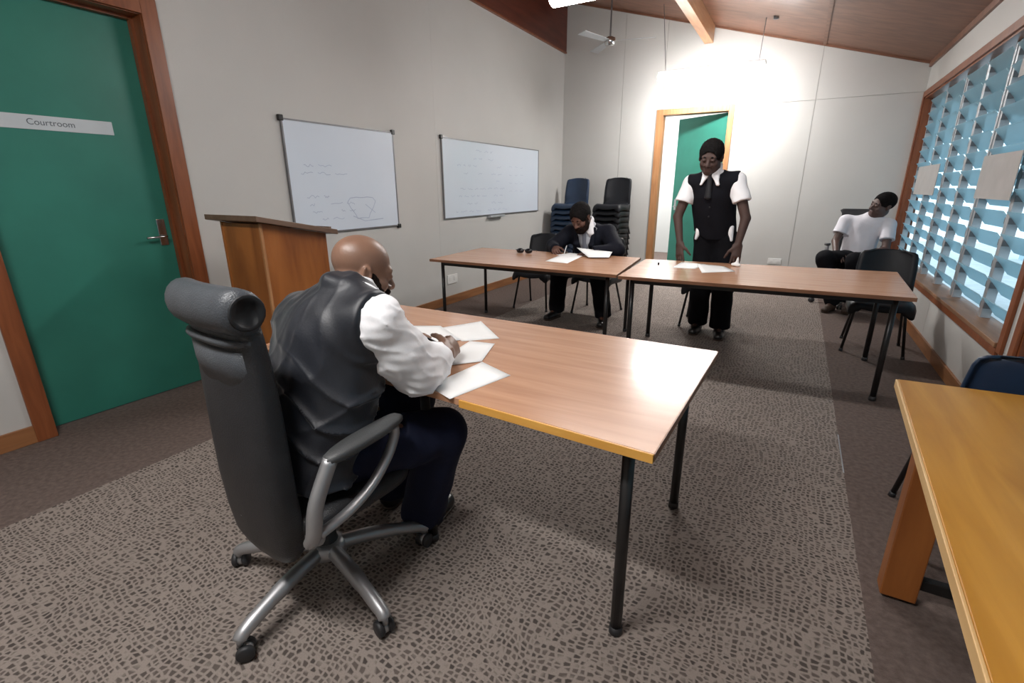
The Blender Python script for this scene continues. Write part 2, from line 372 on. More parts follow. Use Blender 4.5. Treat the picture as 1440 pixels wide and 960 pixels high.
# back door, ajar into the passage
hx, hy = DB1-.004, YB+.075
th = R_(30); c_, s_ = math.cos(th), math.sin(th)
def dleaf(u, v, z): return (hx-u*c_+v*s_, hy+u*s_+v*c_, z)
bm = BM(); W_ = .885
hexa(bm, [dleaf(0,0,.006),dleaf(0,.04,.006),dleaf(W_,.04,.006),dleaf(W_,0,.006),dleaf(0,0,DBH-.005),dleaf(0,.04,DBH-.005),dleaf(W_,.04,DBH-.005),dleaf(W_,0,DBH-.005)], .002)
db = struct('door_2', bm, M['green'])
bm = BM()
for x0,x1,z0,z1 in ((DB0-.02,DB0,0,DBH+.02),(DB1,DB1+.02,0,DBH+.02),(DB0,DB1,DBH,DBH+.02)): box(bm, x0,x1,YB-.012,YB+.12,z0,z1)
fin('door_lining', bm, M['frame_b'], db)
for x0,x1,z0,z1 in ((DB0-.10,DB0-.004,0,DBH+.085),(DB1+.004,DB1+.075,0,DBH+.085),(DB0-.004,DB1+.004,DBH+.004,DBH+.085)):
    bm = BM(); box(bm, x0,x1,YB-.03,YB-.0105,z0,z1,.003); fin('architrave', bm, M['frame_b'], db)
def leafbox(u0,u1,v0,v1,z0,z1):
    b = BM(); hexa(b, [dleaf(u0,v0,z0),dleaf(u1,v0,z0),dleaf(u1,v1,z0),dleaf(u0,v1,z0),dleaf(u0,v0,z1),dleaf(u1,v0,z1),dleaf(u1,v1,z1),dleaf(u0,v1,z1)], .002); return b
pl = fin('handle_plate', leafbox(W_-.09,W_-.045,-.007,0,1.0,1.17), M['chrome'], db)
bm = BM(); tube(bm, [dleaf(W_-.067,-.007,1.06),dleaf(W_-.067,-.05,1.06),dleaf(W_-.09,-.055,1.06),dleaf(W_-.19,-.055,1.058)], .008, 8); fin('lever_handle', bm, M['chrome'], pl, True)
# passage behind it
bm = BM()
box(bm, -4.6,-4.5,YB+.12,YB+3,0,2.9); box(bm, .4,.5,YB+.12,YB+3,0,2.9); box(bm, -4.6,.5,YB+3,YB+3.1,0,2.9)
struct('wall_passage', bm, M['wall'])
bm = BM(); box(bm, -4.6,.5,YB+.12,YB+3.1,2.9,3.0); struct('ceiling_passage', bm, M['white'])
M['hall'] = emit('passage_lamp_glow', (1,1,1), LAMP['hall'])
t = thing('ceiling_light', 'round bright ceiling light glimpsed over the open back door', 'light', (-2.25,9.6,2.9))
bm = BM(); cyl(bm, (0,0), .19,.19,-.03,0,24); fin('base', bm, M['tube'], t)
bm = BM(); lathe(bm, (0,0,0), [(.02,-.10),(.10,-.09),(.16,-.06),(.175,-.03)], 24); fin('diffuser', bm, M['hall'], t, True)

# louvre windows
def window(name, y0, y1, z0, z1, bays):
    X0, X1 = WR-.006, WR+.15
    bm = BM(); box(bm, X0,X1,y0,y0+.03,z0,z1,.002); wn = struct(name, bm, M['frame'])
    for a in (((X0,X1,y1-.03,y1,z0,z1)), ((X0,X1,y0+.03,y1-.03,z1-.03,z1))):
        bm = BM(); box(bm, *a, .002); fin('jamb', bm, M['frame'], wn)
    bm = BM(); box(bm, WR-.03,X1,y0+.03,y1-.03,z0,z0+.03,.004); fin('window_sill', bm, M['sill'], wn)
    for a in ((y0-.055,y0+.012,z0-.02,z1+.055),(y1-.012,min(y1+.055,YB-.012),z0-.02,z1+.055),(y0+.012,y1-.012,z1-.012,z1+.055)):
        bm = BM(); box(bm, WR-.024,WR-.0065,*a,.003); fin('architrave', bm, M['frame'], wn)
    bm = BM(); box(bm, WR-.024,WR-.0065,y0+.012,y1-.012,z0-.05,z0-.002,.003); fin('apron', bm, M['frame'], wn)
    zz0, zz1 = z0+.045, z1-.045; n = 13; p = (zz1-zz0)/n
    blade = None
    for (a, b) in bays:
        bm = BM()
        for yy in (a, b-.03): box(bm, X1-.085,X1-.03,yy,yy+.03,z0+.03,z1-.03,.002)
        fr = fin('louvre_frame', bm, M['alu'], wn)
        bm = BM()
        for i in range(n):
            zc_ = zz0+(i+.5)*p
            for yy, s in ((a+.03, 1), (b-.03, -1)):
                box(bm, X1-.085,X1-.03, min(yy,yy+s*.012),max(yy,yy+s*.012), zc_-.02,zc_+.02)
        o = fin('louvre_clips', bm, M['wbf'], wn); o['kind'] = 'stuff'
        th = R_(52)
        for i in range(n):
            zc_ = zz0+(i+.5)*p; xm = X1-.0575; hw = .075
            dx, dz = hw*math.cos(th), hw*math.sin(th); nx, nz = math.sin(th)*.003, math.cos(th)*.003
            bm = BM()
            ya, yb = a+.035, b-.035
            hexa(bm, [(xm-dx-nx,ya,zc_+dz-nz),(xm+dx-nx,ya,zc_-dz-nz),(xm+dx-nx,yb,zc_-dz-nz),(xm-dx-nx,yb,zc_+dz-nz),
                      (xm-dx+nx,ya,zc_+dz+nz),(xm+dx+nx,ya,zc_-dz+nz),(xm+dx+nx,yb,zc_-dz+nz),(xm-dx+nx,yb,zc_+dz+nz)])
            fin('louvre_blade', bm, M['glass'], wn)
    return wn
window('window_1', *WN[0], [(3.70,4.42),(4.42,5.16),(5.20,5.80),(5.80,6.42),(6.46,7.16),(7.16,7.90)])
window('window_2', *WN[1], [(-.86,.18),(.18,1.24),(1.28,2.32),(2.36,3.41)])
for ya,yb,lab in ((4.35,5.12,'larger grey sheet taped across the nearer louvres'),(6.52,7.55,'smaller grey sheet taped across the far louvres beside the corner')):
    bm = BM(); box(bm, WR+.030,WR+.034, ya,yb,1.27,1.57); o = fin('paper_sheet', bm, M['card']); tag(o, lab, 'paper')
bm = BM(); box(bm, WR+.030,WR+.034, 4.35,4.85,2.05,2.30); o = fin('paper_sheet', bm, M['card']); tag(o, 'pale sheet taped high on the nearer louvres by the window head', 'paper')
# outside
bm = BM(); box(bm, WR+.15,WR+14,-8,20,-.35,-.3); struct('ground_outside', bm, M['outg'])
bm = BM(); hexa(bm, [(WR+.15,YF,2.52),(WR+2.2,YF,1.86),(WR+2.2,YB+1,1.86),(WR+.15,YB+1,2.52),(WR+.15,YF,2.6),(WR+2.2,YF,1.94),(WR+2.2,YB+1,1.94),(WR+.15,YB+1,2.6)]); struct('shade_eave_outside', bm, M['shade_eave'])  # added overhang, sloped low to keep sky light off the upper louvres
bm = BM(); box(bm, WR+3.6,WR+3.8,-4,16,-.3,1.7); struct('wall_outside', bm, M['out'])

# ------------------------------------------------------------------ lamps, fan, ceiling bits
def batten(y, z, x0, x1, power, label):
    t = thing('fluorescent_light', label, 'light', ((x0+x1)/2, y, z), 0, 'suspended fluorescent battens')
    hl = (x1-x0)/2
    bm = BM(); box(bm, -hl,hl,-.075,.075,.05,.10,.006); fin('housing', bm, M['tube'], t)
    bm = BM()
    ring = lambda x: [(x, .085*math.cos(a), .05-.075*math.sin(a)) for a in [math.pi*k/10 for k in range(11)]]
    ring_loft(bm, [ring(-hl+.005), ring(hl-.005)])
    fin('diffuser', bm, emit('lamp_diffuser_glow', (1,.98,.96), power), t)
    for sx in (-hl+.08, hl-.08):
        bm = BM(); h = zc((x0+x1)/2+sx)-z
        tube(bm, [(sx,0,.10),(sx-.09 if sx < 0 else sx+.02,0,h)], .004, 6); fin('hanger_wire', bm, M['wbf'], t)
    return t
batten(7.2, 2.70, -1.84, -.58, LAMP['back'], 'glaring fluorescent light hanging near the back wall over the open door')
batten(3.62, 2.60, -1.72, -.50, LAMP['middle'], 'fluorescent light at the top edge above the two far tables')
batten(-.05, 2.62, -1.72, -.50, LAMP['front'], 'fluorescent light hanging above the camera end of the room')
fx, fy, fz = -2.47, 7.0, 3.20
t = thing('ceiling_fan', 'grey ceiling fan hanging in the far left corner', 'fan', (fx,fy,fz))
bm = BM(); tube(bm, [(0,0,.04),(0,0,zc(fx)-fz)], .011, 8); fin('down_rod', bm, M['wbf'], t)
bm = BM(); lathe(bm, (0,0,0), [(.02,-.06),(.06,-.05),(.075,-.01),(.07,.03),(.03,.05)], 20); fin('motor', bm, M['chrome'], t, True)
for k in range(3):
    a = R_(12+120*k); bm = BM(); ca, sa = math.cos(a), math.sin(a)
    def q(u, v, z): return (u*ca-v*sa, u*sa+v*ca, z)
    hexa(bm, [q(.07,-.04,-.012),q(.58,-.065,-.018),q(.58,.06,.004),q(.07,.035,.004),q(.07,-.04,-.007),q(.58,-.065,-.013),q(.58,.06,.009),q(.07,.035,.009)], .002)
    fin('blade', bm, M['alu'], t)
bm = BM(); lathe(bm, (-1.72,5.65,zc(-1.72)), [(.01,-.05),(.05,-.045),(.055,-.01),(.055,.02)], 20); o = fin('smoke_detector', bm, M['white'], None, True)
tag(o, 'round white smoke detector on the ceiling by the rafter', 'detector')
bm = BM(); lathe(bm, (-.53,7.1,zc(-.53)), [(.008,-.03),(.028,-.025),(.03,.01)], 14); o = fin('ceiling_hook', bm, M['wbf'], None, True)
tag(o, 'small dark fitting on the ceiling right of the rafter', 'fitting')

# ------------------------------------------------------------------ wall things
def whiteboard(y0,y1,z0,z1,label,seed,caps,tray):
    t = thing('whiteboard', label, 'whiteboard', (WL+.006,(y0+y1)/2,z0)); h = z1-z0; k = (y1-y0)/2
    bm = BM(); box(bm, 0.002,.016,-k+.012,k-.012,.012,h-.012); fin('board', bm, M['wb'], t)
    bm = BM()
    for a in ((-k,-k+.012,0,h),(k-.012,k,0,h),(-k+.012,k-.012,0,.012),(-k+.012,k-.012,h-.012,h)): box(bm, 0.001,.020,*a)
    fin('frame', bm, M['wbf'], t)
    for cy, cz in caps:
        bm = BM(); yy = -k if cy < 0 else k; zz = 0 if cz < 0 else h
        box(bm, 0,.026, yy-.022,yy+.022, zz-.022,zz+.022,.006); fin('corner_cap', bm, M['blk'], t)
    if tray:
        bm = BM(); box(bm, .002,.065, -.26,.10, -.03,-.004,.004); fin('pen_tray', bm, M['alu'], t)
    rn = random.Random(seed); bm = BM()
    def stroke(pts, wd=.006):
        for (a, b), (c, d) in zip(pts, pts[1:]):
            dx, dy = c-a, d-b; l = math.hypot(dx, dy) or 1; nx, ny = -dy/l*wd/2, dx/l*wd/2
            bm.faces.new([bm.verts.new((.0165,p,q)) for p, q in ((a-nx,b-ny),(c-nx,d-ny),(c+nx,d+ny),(a+nx,b+ny))])
    for r in range(9 if tray else 8):
        z = h*(.88-.1*r) if tray else h*(.62-.07*r)
        y = -k*.82+rn.random()*.2
        while y < k*(.1 if tray else .0):
            l = .04+rn.random()*.10
            if rn.random() < .62: stroke([(y+l*q/6, z+rn.uniform(-.012,.012)) for q in range(7)], .005)
            y += l+.05
    if tray:
        for r in range(4):
            y = k*.25
            for q in range(3): stroke([(y+q*.16+.02*s, h*(.7-.12*r)+rn.uniform(-.01,.01)) for s in range(5)], .004)
    else:
        c = (k*.22, h*.22); stroke([(c[0]+(.14+.05*math.sin(3*a))*math.cos(a), c[1]+(.13+.04*math.cos(2*a))*math.sin(a)) for a in [i*2*math.pi/18 for i in range(19)]], .007)
        stroke([(c[0]-.12,c[1]-.07),(c[0]+.02,c[1]-.12),(c[0]+.26,c[1]-.11)], .007); stroke([(c[0]+.04,c[1]+.03),(c[0]+.16,c[1]-.05)], .006)
    o = fin('marker_scribble', bm, M['ink'], t); o['kind'] = 'stuff'
whiteboard(2.659,3.893,.992,1.879,'nearer whiteboard with three black corner caps just behind the lectern',3,[(-1,1),(1,1),(1,-1)],False)
whiteboard(4.663,7.07,1.013,1.90,'whiteboard with pen tray nearer the far left corner',5,[(-1,1)],True)
def socket(loc, axis, label):
    t = thing('power_socket', label, 'socket', loc); bm = BM()
    if axis == 'x': box(bm, 0,.012,-.1,.1,-.055,.055,.004)
    else: box(bm, -.085,.085,-.012,0,-.04,.04,.003)
    fin('plate', bm, M['white'], t)
    for s in (-.045,.045):
        bm = BM()
        if axis == 'x': box(bm, .012,.016,s-.025,s+.025,-.02,.03,.002)
        else: box(bm, s-.022,s+.022,-.016,-.012,-.016,.02,.002)
        fin('outlet', bm, M['white'], t)
socket((WL+.006,4.78,.30),'x','white double power socket on the left wall under the table end')
socket((-.18,YB-.010,.335),'y','white double power socket low on the back wall right of the door')

# ------------------------------------------------------------------ tables
TZ = .72
def off(Q, i, ins):
    """point inset from corner i toward the quad's centre along its edges"""
    p = Vector(Q[i]); a = (Vector(Q[(i+1)%4])-p).normalized(); b = (Vector(Q[i-1])-p).normalized()
    return p+(a+b)*ins
def steel_table(Q, label, leg_r, extra_leg=(), top='top', edge='edge_d', thick=.024, ins=.09, name='meeting_table'):
    c = sum((Vector(q) for q in Q), Vector((0,0)))/4
    t = thing(name, label, 'table', (c.x,c.y,0)); L = [(q[0]-c.x,q[1]-c.y) for q in Q]
    bm = BM(); quadprism(bm, L, TZ-thick+.0008, TZ, .0012); fin('tabletop', bm, M[top], t)
    bm = BM(); e = .002
    cc = [(x+math.copysign(e,x), y+math.copysign(e,y)) for x,y in L]
    for i in range(4):
        if (i, 'skip') in extra_leg: continue
        a, b = Vector(L[i]), Vector(L[(i+1)%4]); n = Vector(((b-a).y,-(b-a).x)).normalized()*e
        hexa(bm, [(a.x,a.y,TZ-thick),(a.x+n.x,a.y+n.y,TZ-thick),(b.x+n.x,b.y+n.y,TZ-thick),(b.x,b.y,TZ-thick),(a.x,a.y,TZ-.0005),(a.x+n.x,a.y+n.y,TZ-.0005),(b.x+n.x,b.y+n.y,TZ-.0005),(b.x,b.y,TZ-.0005)])
    fin('edge_strip', bm, M[edge], t)
    P = [off(L, i, ins) for i in range(4)]
    bm = BM()
    for i in range(4):
        a, b = P[i], P[(i+1)%4]; n = Vector(((b-a).y,-(b-a).x)).normalized()*.014
        hexa(bm, [(p.x,p.y,z) for z in (TZ-thick-.04, TZ-thick) for p in (a-n,a+n,b+n,b-n)])
    fin('rail_frame', bm, M['blk'], t)
    for p in P+[Vector((x-c.x,y-c.y)) for x,y in [e for e in extra_leg if e[1] != 'skip']]:
        bm = BM(); tube(bm, [(p.x,p.y,.012),(p.x,p.y,TZ-thick-.001)], leg_r, 14); l = fin('leg', bm, M['blk'], t, True)
        bm = BM(); lathe(bm, (p.x,p.y,0), [(leg_r*1.0,0),(leg_r*1.18,.004),(leg_r*1.12,.03)], 14); fin('foot', bm, M['rubber'], l, True)
    return t
QM = [(-1.912,1.212),(-.224,1.116),(-.197,2.049),(-1.962,2.060)]
tm = steel_table(QM, 'long beech writing table in front of the bald man', .0185, extra_leg=((-1.09,1.27),(0,'skip')))
bm = BM(); _c = tm.location; _q = [Vector(QM[0]).lerp(Vector(QM[1]),(.845+.0-1.912+.0)/(-1.912+.224) if 0 else .632), Vector(QM[1])]
_n = Vector((_q[1].y-_q[0].y, -(_q[1].x-_q[0].x))).normalized()*.007
hexa(bm, [(p.x-_c.x,p.y-_c.y,z) for z in (TZ-.026,TZ-.0004) for p in (_q[0],_q[0]+_n,_q[1]+_n,_q[1])], .0012)
o = fin('lipping', bm, M['edge_y'], tm); o['label'] = 'yellow lipping along the front edge'
QA = [(-2.965,3.645),(-1.135,3.625),(-1.232,4.66),(-3.02,4.645)]
QB = [(-1.108,3.585),(.703,3.682),(.749,4.785),(-1.166,4.592)]
steel_table(QA, 'beech table on the left where the jacketed man sits', .0165)
steel_table(QB, 'beech table on the right where the standing man leans', .0185)
# honey timber table at right
t = thing('timber_table', 'honey varnished timber table at the right edge of the room', 'table', (.72,1.0,0))
QH = [(.275-.72,.12-1),(1.09-.72,.12-1),(1.09-.72,1.985-1),(.372-.72,1.935-1)]
bm = BM(); quadprism(bm, QH, .722,.75,.002); fin('tabletop', bm, M['honey'], t)
bm = BM(); hexa(bm, [(QH[0][0]-.006,QH[0][1],.722),(QH[0][0],QH[0][1],.722),(QH[3][0],QH[3][1],.722),(QH[3][0]-.006,QH[3][1],.722),(QH[0][0]-.006,QH[0][1],.749),(QH[0][0],QH[0][1],.749),(QH[3][0],QH[3][1],.749),(QH[3][0]-.006,QH[3][1],.749)],.0015); fin('edge_strip', bm, M['honey_e'], t)
for x,y in ((.49,1.83),(1.03,1.83),(.42,.22),(1.03,.22)):
    bm = BM(); box(bm, x-.72-.05,x-.72+.05,y-1-.035,y-1+.035,.015,.722,.004); l = fin('leg', bm, M['lect'], t)
    bm = BM(); cyl(bm, (x-.72+.03,y-1), .016,.014,0,.015,10); fin('foot', bm, M['rubber'], l)
bm = BM(); box(bm, .53-.72,.99-.72,1.815-1,1.845-1,.06,.10,.003); fin('stretcher', bm, M['blk'], t)
bm = BM(); box(bm, .53-.72,.99-.72,1.80-1,1.83-1,.64,.722,.003); fin('apron', bm, M['lect'], t)

# lectern
t = thing('lectern', 'brown wooden lectern with slanted top standing under the near whiteboard', 'lectern', (-2.95,2.08,0))
X0,X1,Y0,Y1 = -.20,.20,-.25,.22
def ztop(y): return 1.165-(y-Y0)*.20
bm = BM(); hexa(bm, [(X1-.02,Y0,.02),(X1,Y0,.02),(X1,Y1,.02),(X1-.02,Y1,.02),(X1-.02,Y0,ztop(Y0)),(X1,Y0,ztop(Y0)),(X1,Y1,ztop(Y1)),(X1-.02,Y1,ztop(Y1))],.002); fin('side_panel', bm, M['lect'], t)
bm = BM(); hexa(bm, [(X0,Y0,.02),(X0+.02,Y0,.02),(X0+.02,Y1,.02),(X0,Y1,.02),(X0,Y0,ztop(Y0)),(X0+.02,Y0,ztop(Y0)),(X0+.02,Y1,ztop(Y1)),(X0,Y1,ztop(Y1))],.002); fin('side_panel', bm, M['lect'], t)
bm = BM(); box(bm, X0+.02,X1-.02,Y0+.004,Y0+.022,.02,ztop(Y0)-.006,.002); fin('front_panel', bm, M['lect'], t)
bm = BM(); box(bm, X1-.012,X1+.004,Y0-.004,Y0+.012,.02,ztop(Y0)-.002,.002); fin('corner_bead', bm, M['frame_b'], t)
for z in (.05,.45,.8):
    bm = BM(); box(bm, X0+.02,X1-.02,Y0+.022,Y1-.01,z,z+.018); fin('shelf', bm, M['lect'], t)
bm = BM(); box(bm, X0-.01,X1+.01,Y0-.01,Y1+.01,0,.02,.003); fin('plinth', bm, M['lect'], t)
a0, a1 = Y0-.05, Y1+.06
bm = BM(); hexa(bm, [(X0-.07,a0,ztop(a0)+.003),(X1+.05,a0,ztop(a0)+.003),(X1+.05,a1,ztop(a1)+.003),(X0-.07,a1,ztop(a1)+.003),(X0-.07,a0,ztop(a0)+.035),(X1+.05,a0,ztop(a0)+.035),(X1+.05,a1,ztop(a1)+.035),(X0-.07,a1,ztop(a1)+.035)],.003); fin('slanted_top', bm, M['lect_t'], t)
bm = BM(); hexa(bm, [(X0-.05,a1-.03,ztop(a1)+.036),(X1-.0,a1-.03,ztop(a1)+.036),(X1-.0,a1-.01,ztop(a1)+.034),(X0-.05,a1-.01,ztop(a1)+.034),(X0-.05,a1-.03,ztop(a1)+.055),(X1-.0,a1-.03,ztop(a1)+.055),(X1-.0,a1-.01,ztop(a1)+.053),(X0-.05,a1-.01,ztop(a1)+.053)]); fin('book_stop', bm, M['lect_t'], t)

# ------------------------------------------------------------------ stacking chairs
def shell_mesh():
    prof = spline([(.222,.375),(.213,.418),(.15,.440),(.03,.436),(-.10,.428),(-.165,.440),(-.198,.49),(-.215,.58),(-.232,.68),(-.25,.78),(-.262,.84)], 3)
    wid = [.190,.205,.215,.222,.220,.212,.200,.196,.196,.188,.172]
    n = len(prof); nu = 18; bm = BM(); G = []
    for i, p in enumerate(prof):
        f = i/(n-1)*(len(wid)-1); k = min(int(f), len(wid)-2); wd = wid[k]+(wid[k+1]-wid[k])*(f-k)
        v = i/(n-1); row = []
        endr = max(0, 1-min(v, 1-v)/.10)
        wd *= 1-.20*endr**2.4
        back = max(0, min(1, (v-.52)/.15))
        for j in range(nu+1):
            jj = min(max(j-2,0),nu-4); u = -1+2*jj/(nu-4); ex = max(2-j,0,j-nu+2); sg = -1 if j < nu/2 else 1
            y = p.x+back*.045*u*u+(1-back)*0; z = p.y+(1-back)*(.018*u*u-.030*max(0, abs(u)-.85)/.15)-back*0
            if v > .93: z -= .022*((v-.93)/.07)*u**4
            fl = (1-back)*(1-endr**2)
            row.append(bm.verts.new((u*wd+sg*(.006,.010,.010)[ex]*(ex > 0), y-back*.010*ex, z-fl*(0,.028,.062)[ex])))
        G.append(row)
    for a, b in zip(G, G[1:]):
        for j in range(nu): bm.faces.new((a[j],a[j+1],b[j+1],b[j]))
    bmesh.ops.recalc_face_normals(bm, faces=bm.faces)
    r = bmesh.ops.solidify(bm, geom=bm.faces[:], thickness=.008)
    return bm
def stacking_chair(label, m, loc, rz, group=None, cat='chair'):
    t = thing('stacking_chair', label, cat, loc, rz, group)
    fin('shell', shell_mesh(), m, t, True)
    for sx in (-1,1):
        for a, b in (((sx*.165,.13,.418),(sx*.215,.20,0)),((sx*.165,-.10,.412),(sx*.215,-.245,0))):
            bm = BM(); tube(bm, [b, Vector(a).lerp(Vector(b),.12), a, (0.9*a[0],a[1],.421)], .0115, 10); l = fin('leg', bm, M['blk'], t, True)
            bm = BM(); tube(bm, [(b[0],b[1],0),Vector(b).lerp(Vector(a),.06)], .0145, 10); fin('foot', bm, M['rubber'], l, True)
    for y, z in ((.13,.418),(-.10,.412)):
        bm = BM(); tube(bm, [(-.165,y,z),(.165,y,z)], .010, 8); fin('seat_rail', bm, M['blk'], t, True)
    return t
proto = stacking_chair('empty black plastic chair left of the jacketed man', M['plastic_k'], (-2.55,5.11,0), R_(180))
def chair_copy(label, loc, rz, m=None, group=None):
    c = copy_tree(proto); c.location = loc; c.rotation_euler = (0,0,rz); c['label'] = label
    if group: c['group'] = group
    if m:
        for ch in [x for x in bpy.data.objects if x.parent == c and x.name.startswith('shell')]:
            ch.data = navy
    return c
navy = bpy.data.objects['shell'].data.copy(); navy.materials.clear(); navy.materials.append(M['plastic_b'])
chair_copy('black plastic chair the jacketed man sits on', (-1.84,5.19,0), R_(178))
chair_copy('black plastic chair standing behind the standing man', (-.67,5.22,0), R_(180))
chair_copy('empty black plastic chair behind the right end of the right far table', (.73,5.07,0), R_(176))
chair_copy('navy plastic chair with its back to the honey timber table', (.79,2.34,0), R_(2), True)
ORD = ['bottom','second from the bottom','third from the bottom','fourth from the bottom','middle','fourth from the top','third from the top','second from the top','topmost']
for k in range(9):
    chair_copy('navy plastic chair, %s in the navy corner stack' % ORD[k], (-3.20+.004*k,7.52-.004*k,.083*k), R_(172), True, 'chairs of the navy stack')
    chair_copy('black plastic chair, %s in the black stack beside the back door' % ORD[k], (-2.50+.003*k,7.50-.003*k,.083*k), R_(176), None, 'chairs of the black stack')

# ------------------------------------------------------------------ office chairs
def office_chair(label, loc, rz, top=1.15, headrest=True, armz=.66):
    t = thing('office_chair', label, 'chair', loc, rz)
    # backrest
    rings = []
    S = [(.27,.09,-.195,.018),(.285,.13,-.202,.03),(.33,.160,-.212,.036),(.42,.170,-.222,.04),(.55,.166,-.232,.042),(.68,.162,-.232,.042),(.80,.160,-.232,.040),(.92,.158,-.234,.036),(1.0,.158,-.240,.032),(1.05,.157,-.244,.028)]
    if not headrest: S = [(z*1.0,wd,y,th) for z,wd,y,th in S]+[(1.09,.18,-.248,.024),(1.105,.155,-.25,.014)]
    for z, wd, y, th in S:
        ring = []
        for k in range(32):
            a = 2*math.pi*k/32; cx, sx = math.cos(a), math.sin(a)
            x = wd*math.copysign(abs(cx)**.35, cx); yy = th*math.copysign(abs(sx)**.6, sx)
            ring.append((x+.045*min(1,(z-.2)/.3), y+yy+.035*(x/wd)**2*0+.03*(x/.23)**2, z))
        rings.append(ring)
    bm = BM(); ring_loft(bm, rings); bk = fin('backrest', bm, M['leather'], t, True)
    if headrest:
        bm = BM(); n = 18; rr = []
        for i in range(13):
            x = -.16+.32*i/12; e = 1 if 0 < i < 12 else .93
            rr.append([(x+.045, -.262+.050*e*math.cos(a)+.03*(x/.23)**2, 1.075+.060*e*math.sin(a)) for a in [2*math.pi*k/n for k in range(n)]])
        ring_loft(bm, rr); fin('headrest_roll', bm, M['leather_p'], t, True)
        for sx in (-1,1):
            bm = BM(); lathe(bm, (sx*.161+.045,-.243,1.075), [(.036,0),(.044,sx*.004),(.046,0)], 18, 'x'); fin('roll_end', bm, M['rubber'], t, True)
        def strip(z0, z1, proud, m, nm):
            b = BM(); R = []
            for i in range(17):
                x = -.154+.308*i/16
                def yb(z): return -.234-(z-.92)*.10-.036+.03*(x/.23)**2-proud+ (.030*(abs(x)/.154)**6)
                xo = x+.045; R.append([(xo,yb(z0),z0),(xo,yb((z0+z1)/2)-.004,(z0+z1)/2),(xo,yb(z1),z1),(xo,yb(z1)+.03,z1),(xo,yb(z0)+.03,z0)])
            ring_loft(b, R); fin(nm, b, m, t, True)
        strip(.865,.972,.004,M['leather_p'],'upper_panel')
        strip(.985,1.003,.009,M['leather_p'],'piping')
    # seat
    rings = []
    for z, s in ((.385,.90),(.395,.98),(.42,1.0),(.44,.97),(.452,.85)):
        rings.append([(.25*s*math.copysign(abs(math.cos(a))**.5,math.cos(a)), .02+.24*s*math.copysign(abs(math.sin(a))**.5,math.sin(a)), z) for a in [2*math.pi*k/36 for k in range(36)]])
    bm = BM(); ring_loft(bm, rings); fin('seat', bm, M['leather'], t, True)
    bm = BM(); box(bm, -.12,.12,-.14,.12,.345,.398,.01); fin('tilt_mechanism', bm, M['rubber'], t)
    bm = BM(); tube(bm, [(0,-.10,.37),(0,-.20,.37),(0,-.235,.44)], .03, 10); fin('back_bracket', bm, M['silver'], t, True)
    for sx in (-1,1):
        X = sx*.285 if sx > 0 else -.262
        fy = 0 if sx > 0 else .05
        bm = BM()
        tube(bm, spline([(X-sx*.02,-.205+fy,.415),(X,-.205+fy,.45),(X,-.185+fy,.54),(X,-.125,armz-.012)],5), .020, 12, ((0,1,0),1.15))
        tube(bm, spline([(X,-.19+fy,.44),(X,-.09,.455),(X,.0,.495),(X,.07,.56),(X,.105,.62),(X,.105,armz-.012)],6), .014, 12, ((1,0,0),1.25))
        tube(bm, [(X,-.195+fy,.425),(sx*.16,-.10,.385)], .018, 10)
        af = fin('arm_frame', bm, M['silver'], t, True)
        rings = []
        for z, s in ((armz-.014,.86),(armz-.006,1),(armz+.006,1),(armz+.014,.9)):
            rings.append([(X+.033*s*math.copysign(abs(math.cos(a))**.7,math.cos(a)), -.005+.142*s*math.copysign(abs(math.sin(a))**.8,math.sin(a)), z+.012*((math.sin(a)))) for a in [2*math.pi*k/28 for k in range(28)]])
        bm = BM(); ring_loft(bm, rings); fin('arm_pad', bm, M['armpad'], t, True)
    bm = BM(); lathe(bm, (0,0,0), [(.045,.115),(.05,.15),(.035,.17),(.034,.24),(.026,.245),(.026,.35)], 20); fin('gas_column', bm, M['rubber'], t, True)
    bm = BM(); lathe(bm, (0,0,0), [(.05,.105),(.065,.115),(.062,.15),(.045,.165)], 20); hb = fin('base_hub', bm, M['silver'], t, True)
    return t
def star_base(t, ang0):
    for k in range(5):
        a = R_(ang0+72*k); d = Vector((math.cos(a),math.sin(a),0)); n = Vector((-d.y,d.x,0))
        bm = BM()
        tube(bm, spline([d*.04+Vector((0,0,.135)),d*.13+Vector((0,0,.13)),d*.24+Vector((0,0,.112)),d*.340+Vector((0,0,.085)),d*.362+Vector((0,0,.066))],4), [.026]*8+[.023]*4+[.021]*4+[.014], 12)
        fin('base_leg', bm, M['silver'], t, True)
        c = d*.362
        rot = a+R_(50+37*k); e = Vector((math.cos(rot),math.sin(rot),0)); f = Vector((-e.y,e.x,0)); c2 = c+f*.012
        bm = BM()
        for s in (-1,1):
            rr = []
            for h, r in ((.008,.024),(.012,.027),(.024,.027),(.028,.022)):
                rr.append([c2+e*(s*h)+f*(r*math.cos(q))+Vector((0,0,.028+r*math.sin(q))) for q in [2*math.pi*i/16 for i in range(16)]])
            ring_loft(bm, rr)
        cs = fin('caster', bm, M['rubber'], t, True)
        bm = BM(); tube(bm, [c2+e*-.008+Vector((0,0,.028)), c2+e*.008+Vector((0,0,.028))], .022, 12)
        tube(bm, [c+Vector((0,0,.046)), c+Vector((0,0,.072))], .010, 10); fin('caster_fork', bm, M['silver'], cs, True)
JC = (-1.295,.932,0)
oc = office_chair('charcoal leather high-back office chair the bald man sits in', JC, R_(-5))
star_base(oc, -81)
oc2 = office_chair('black office armchair in the far right corner under the lounging man', (.66,6.98,0), R_(176), headrest=False, armz=.70)
star_base(oc2, 10)

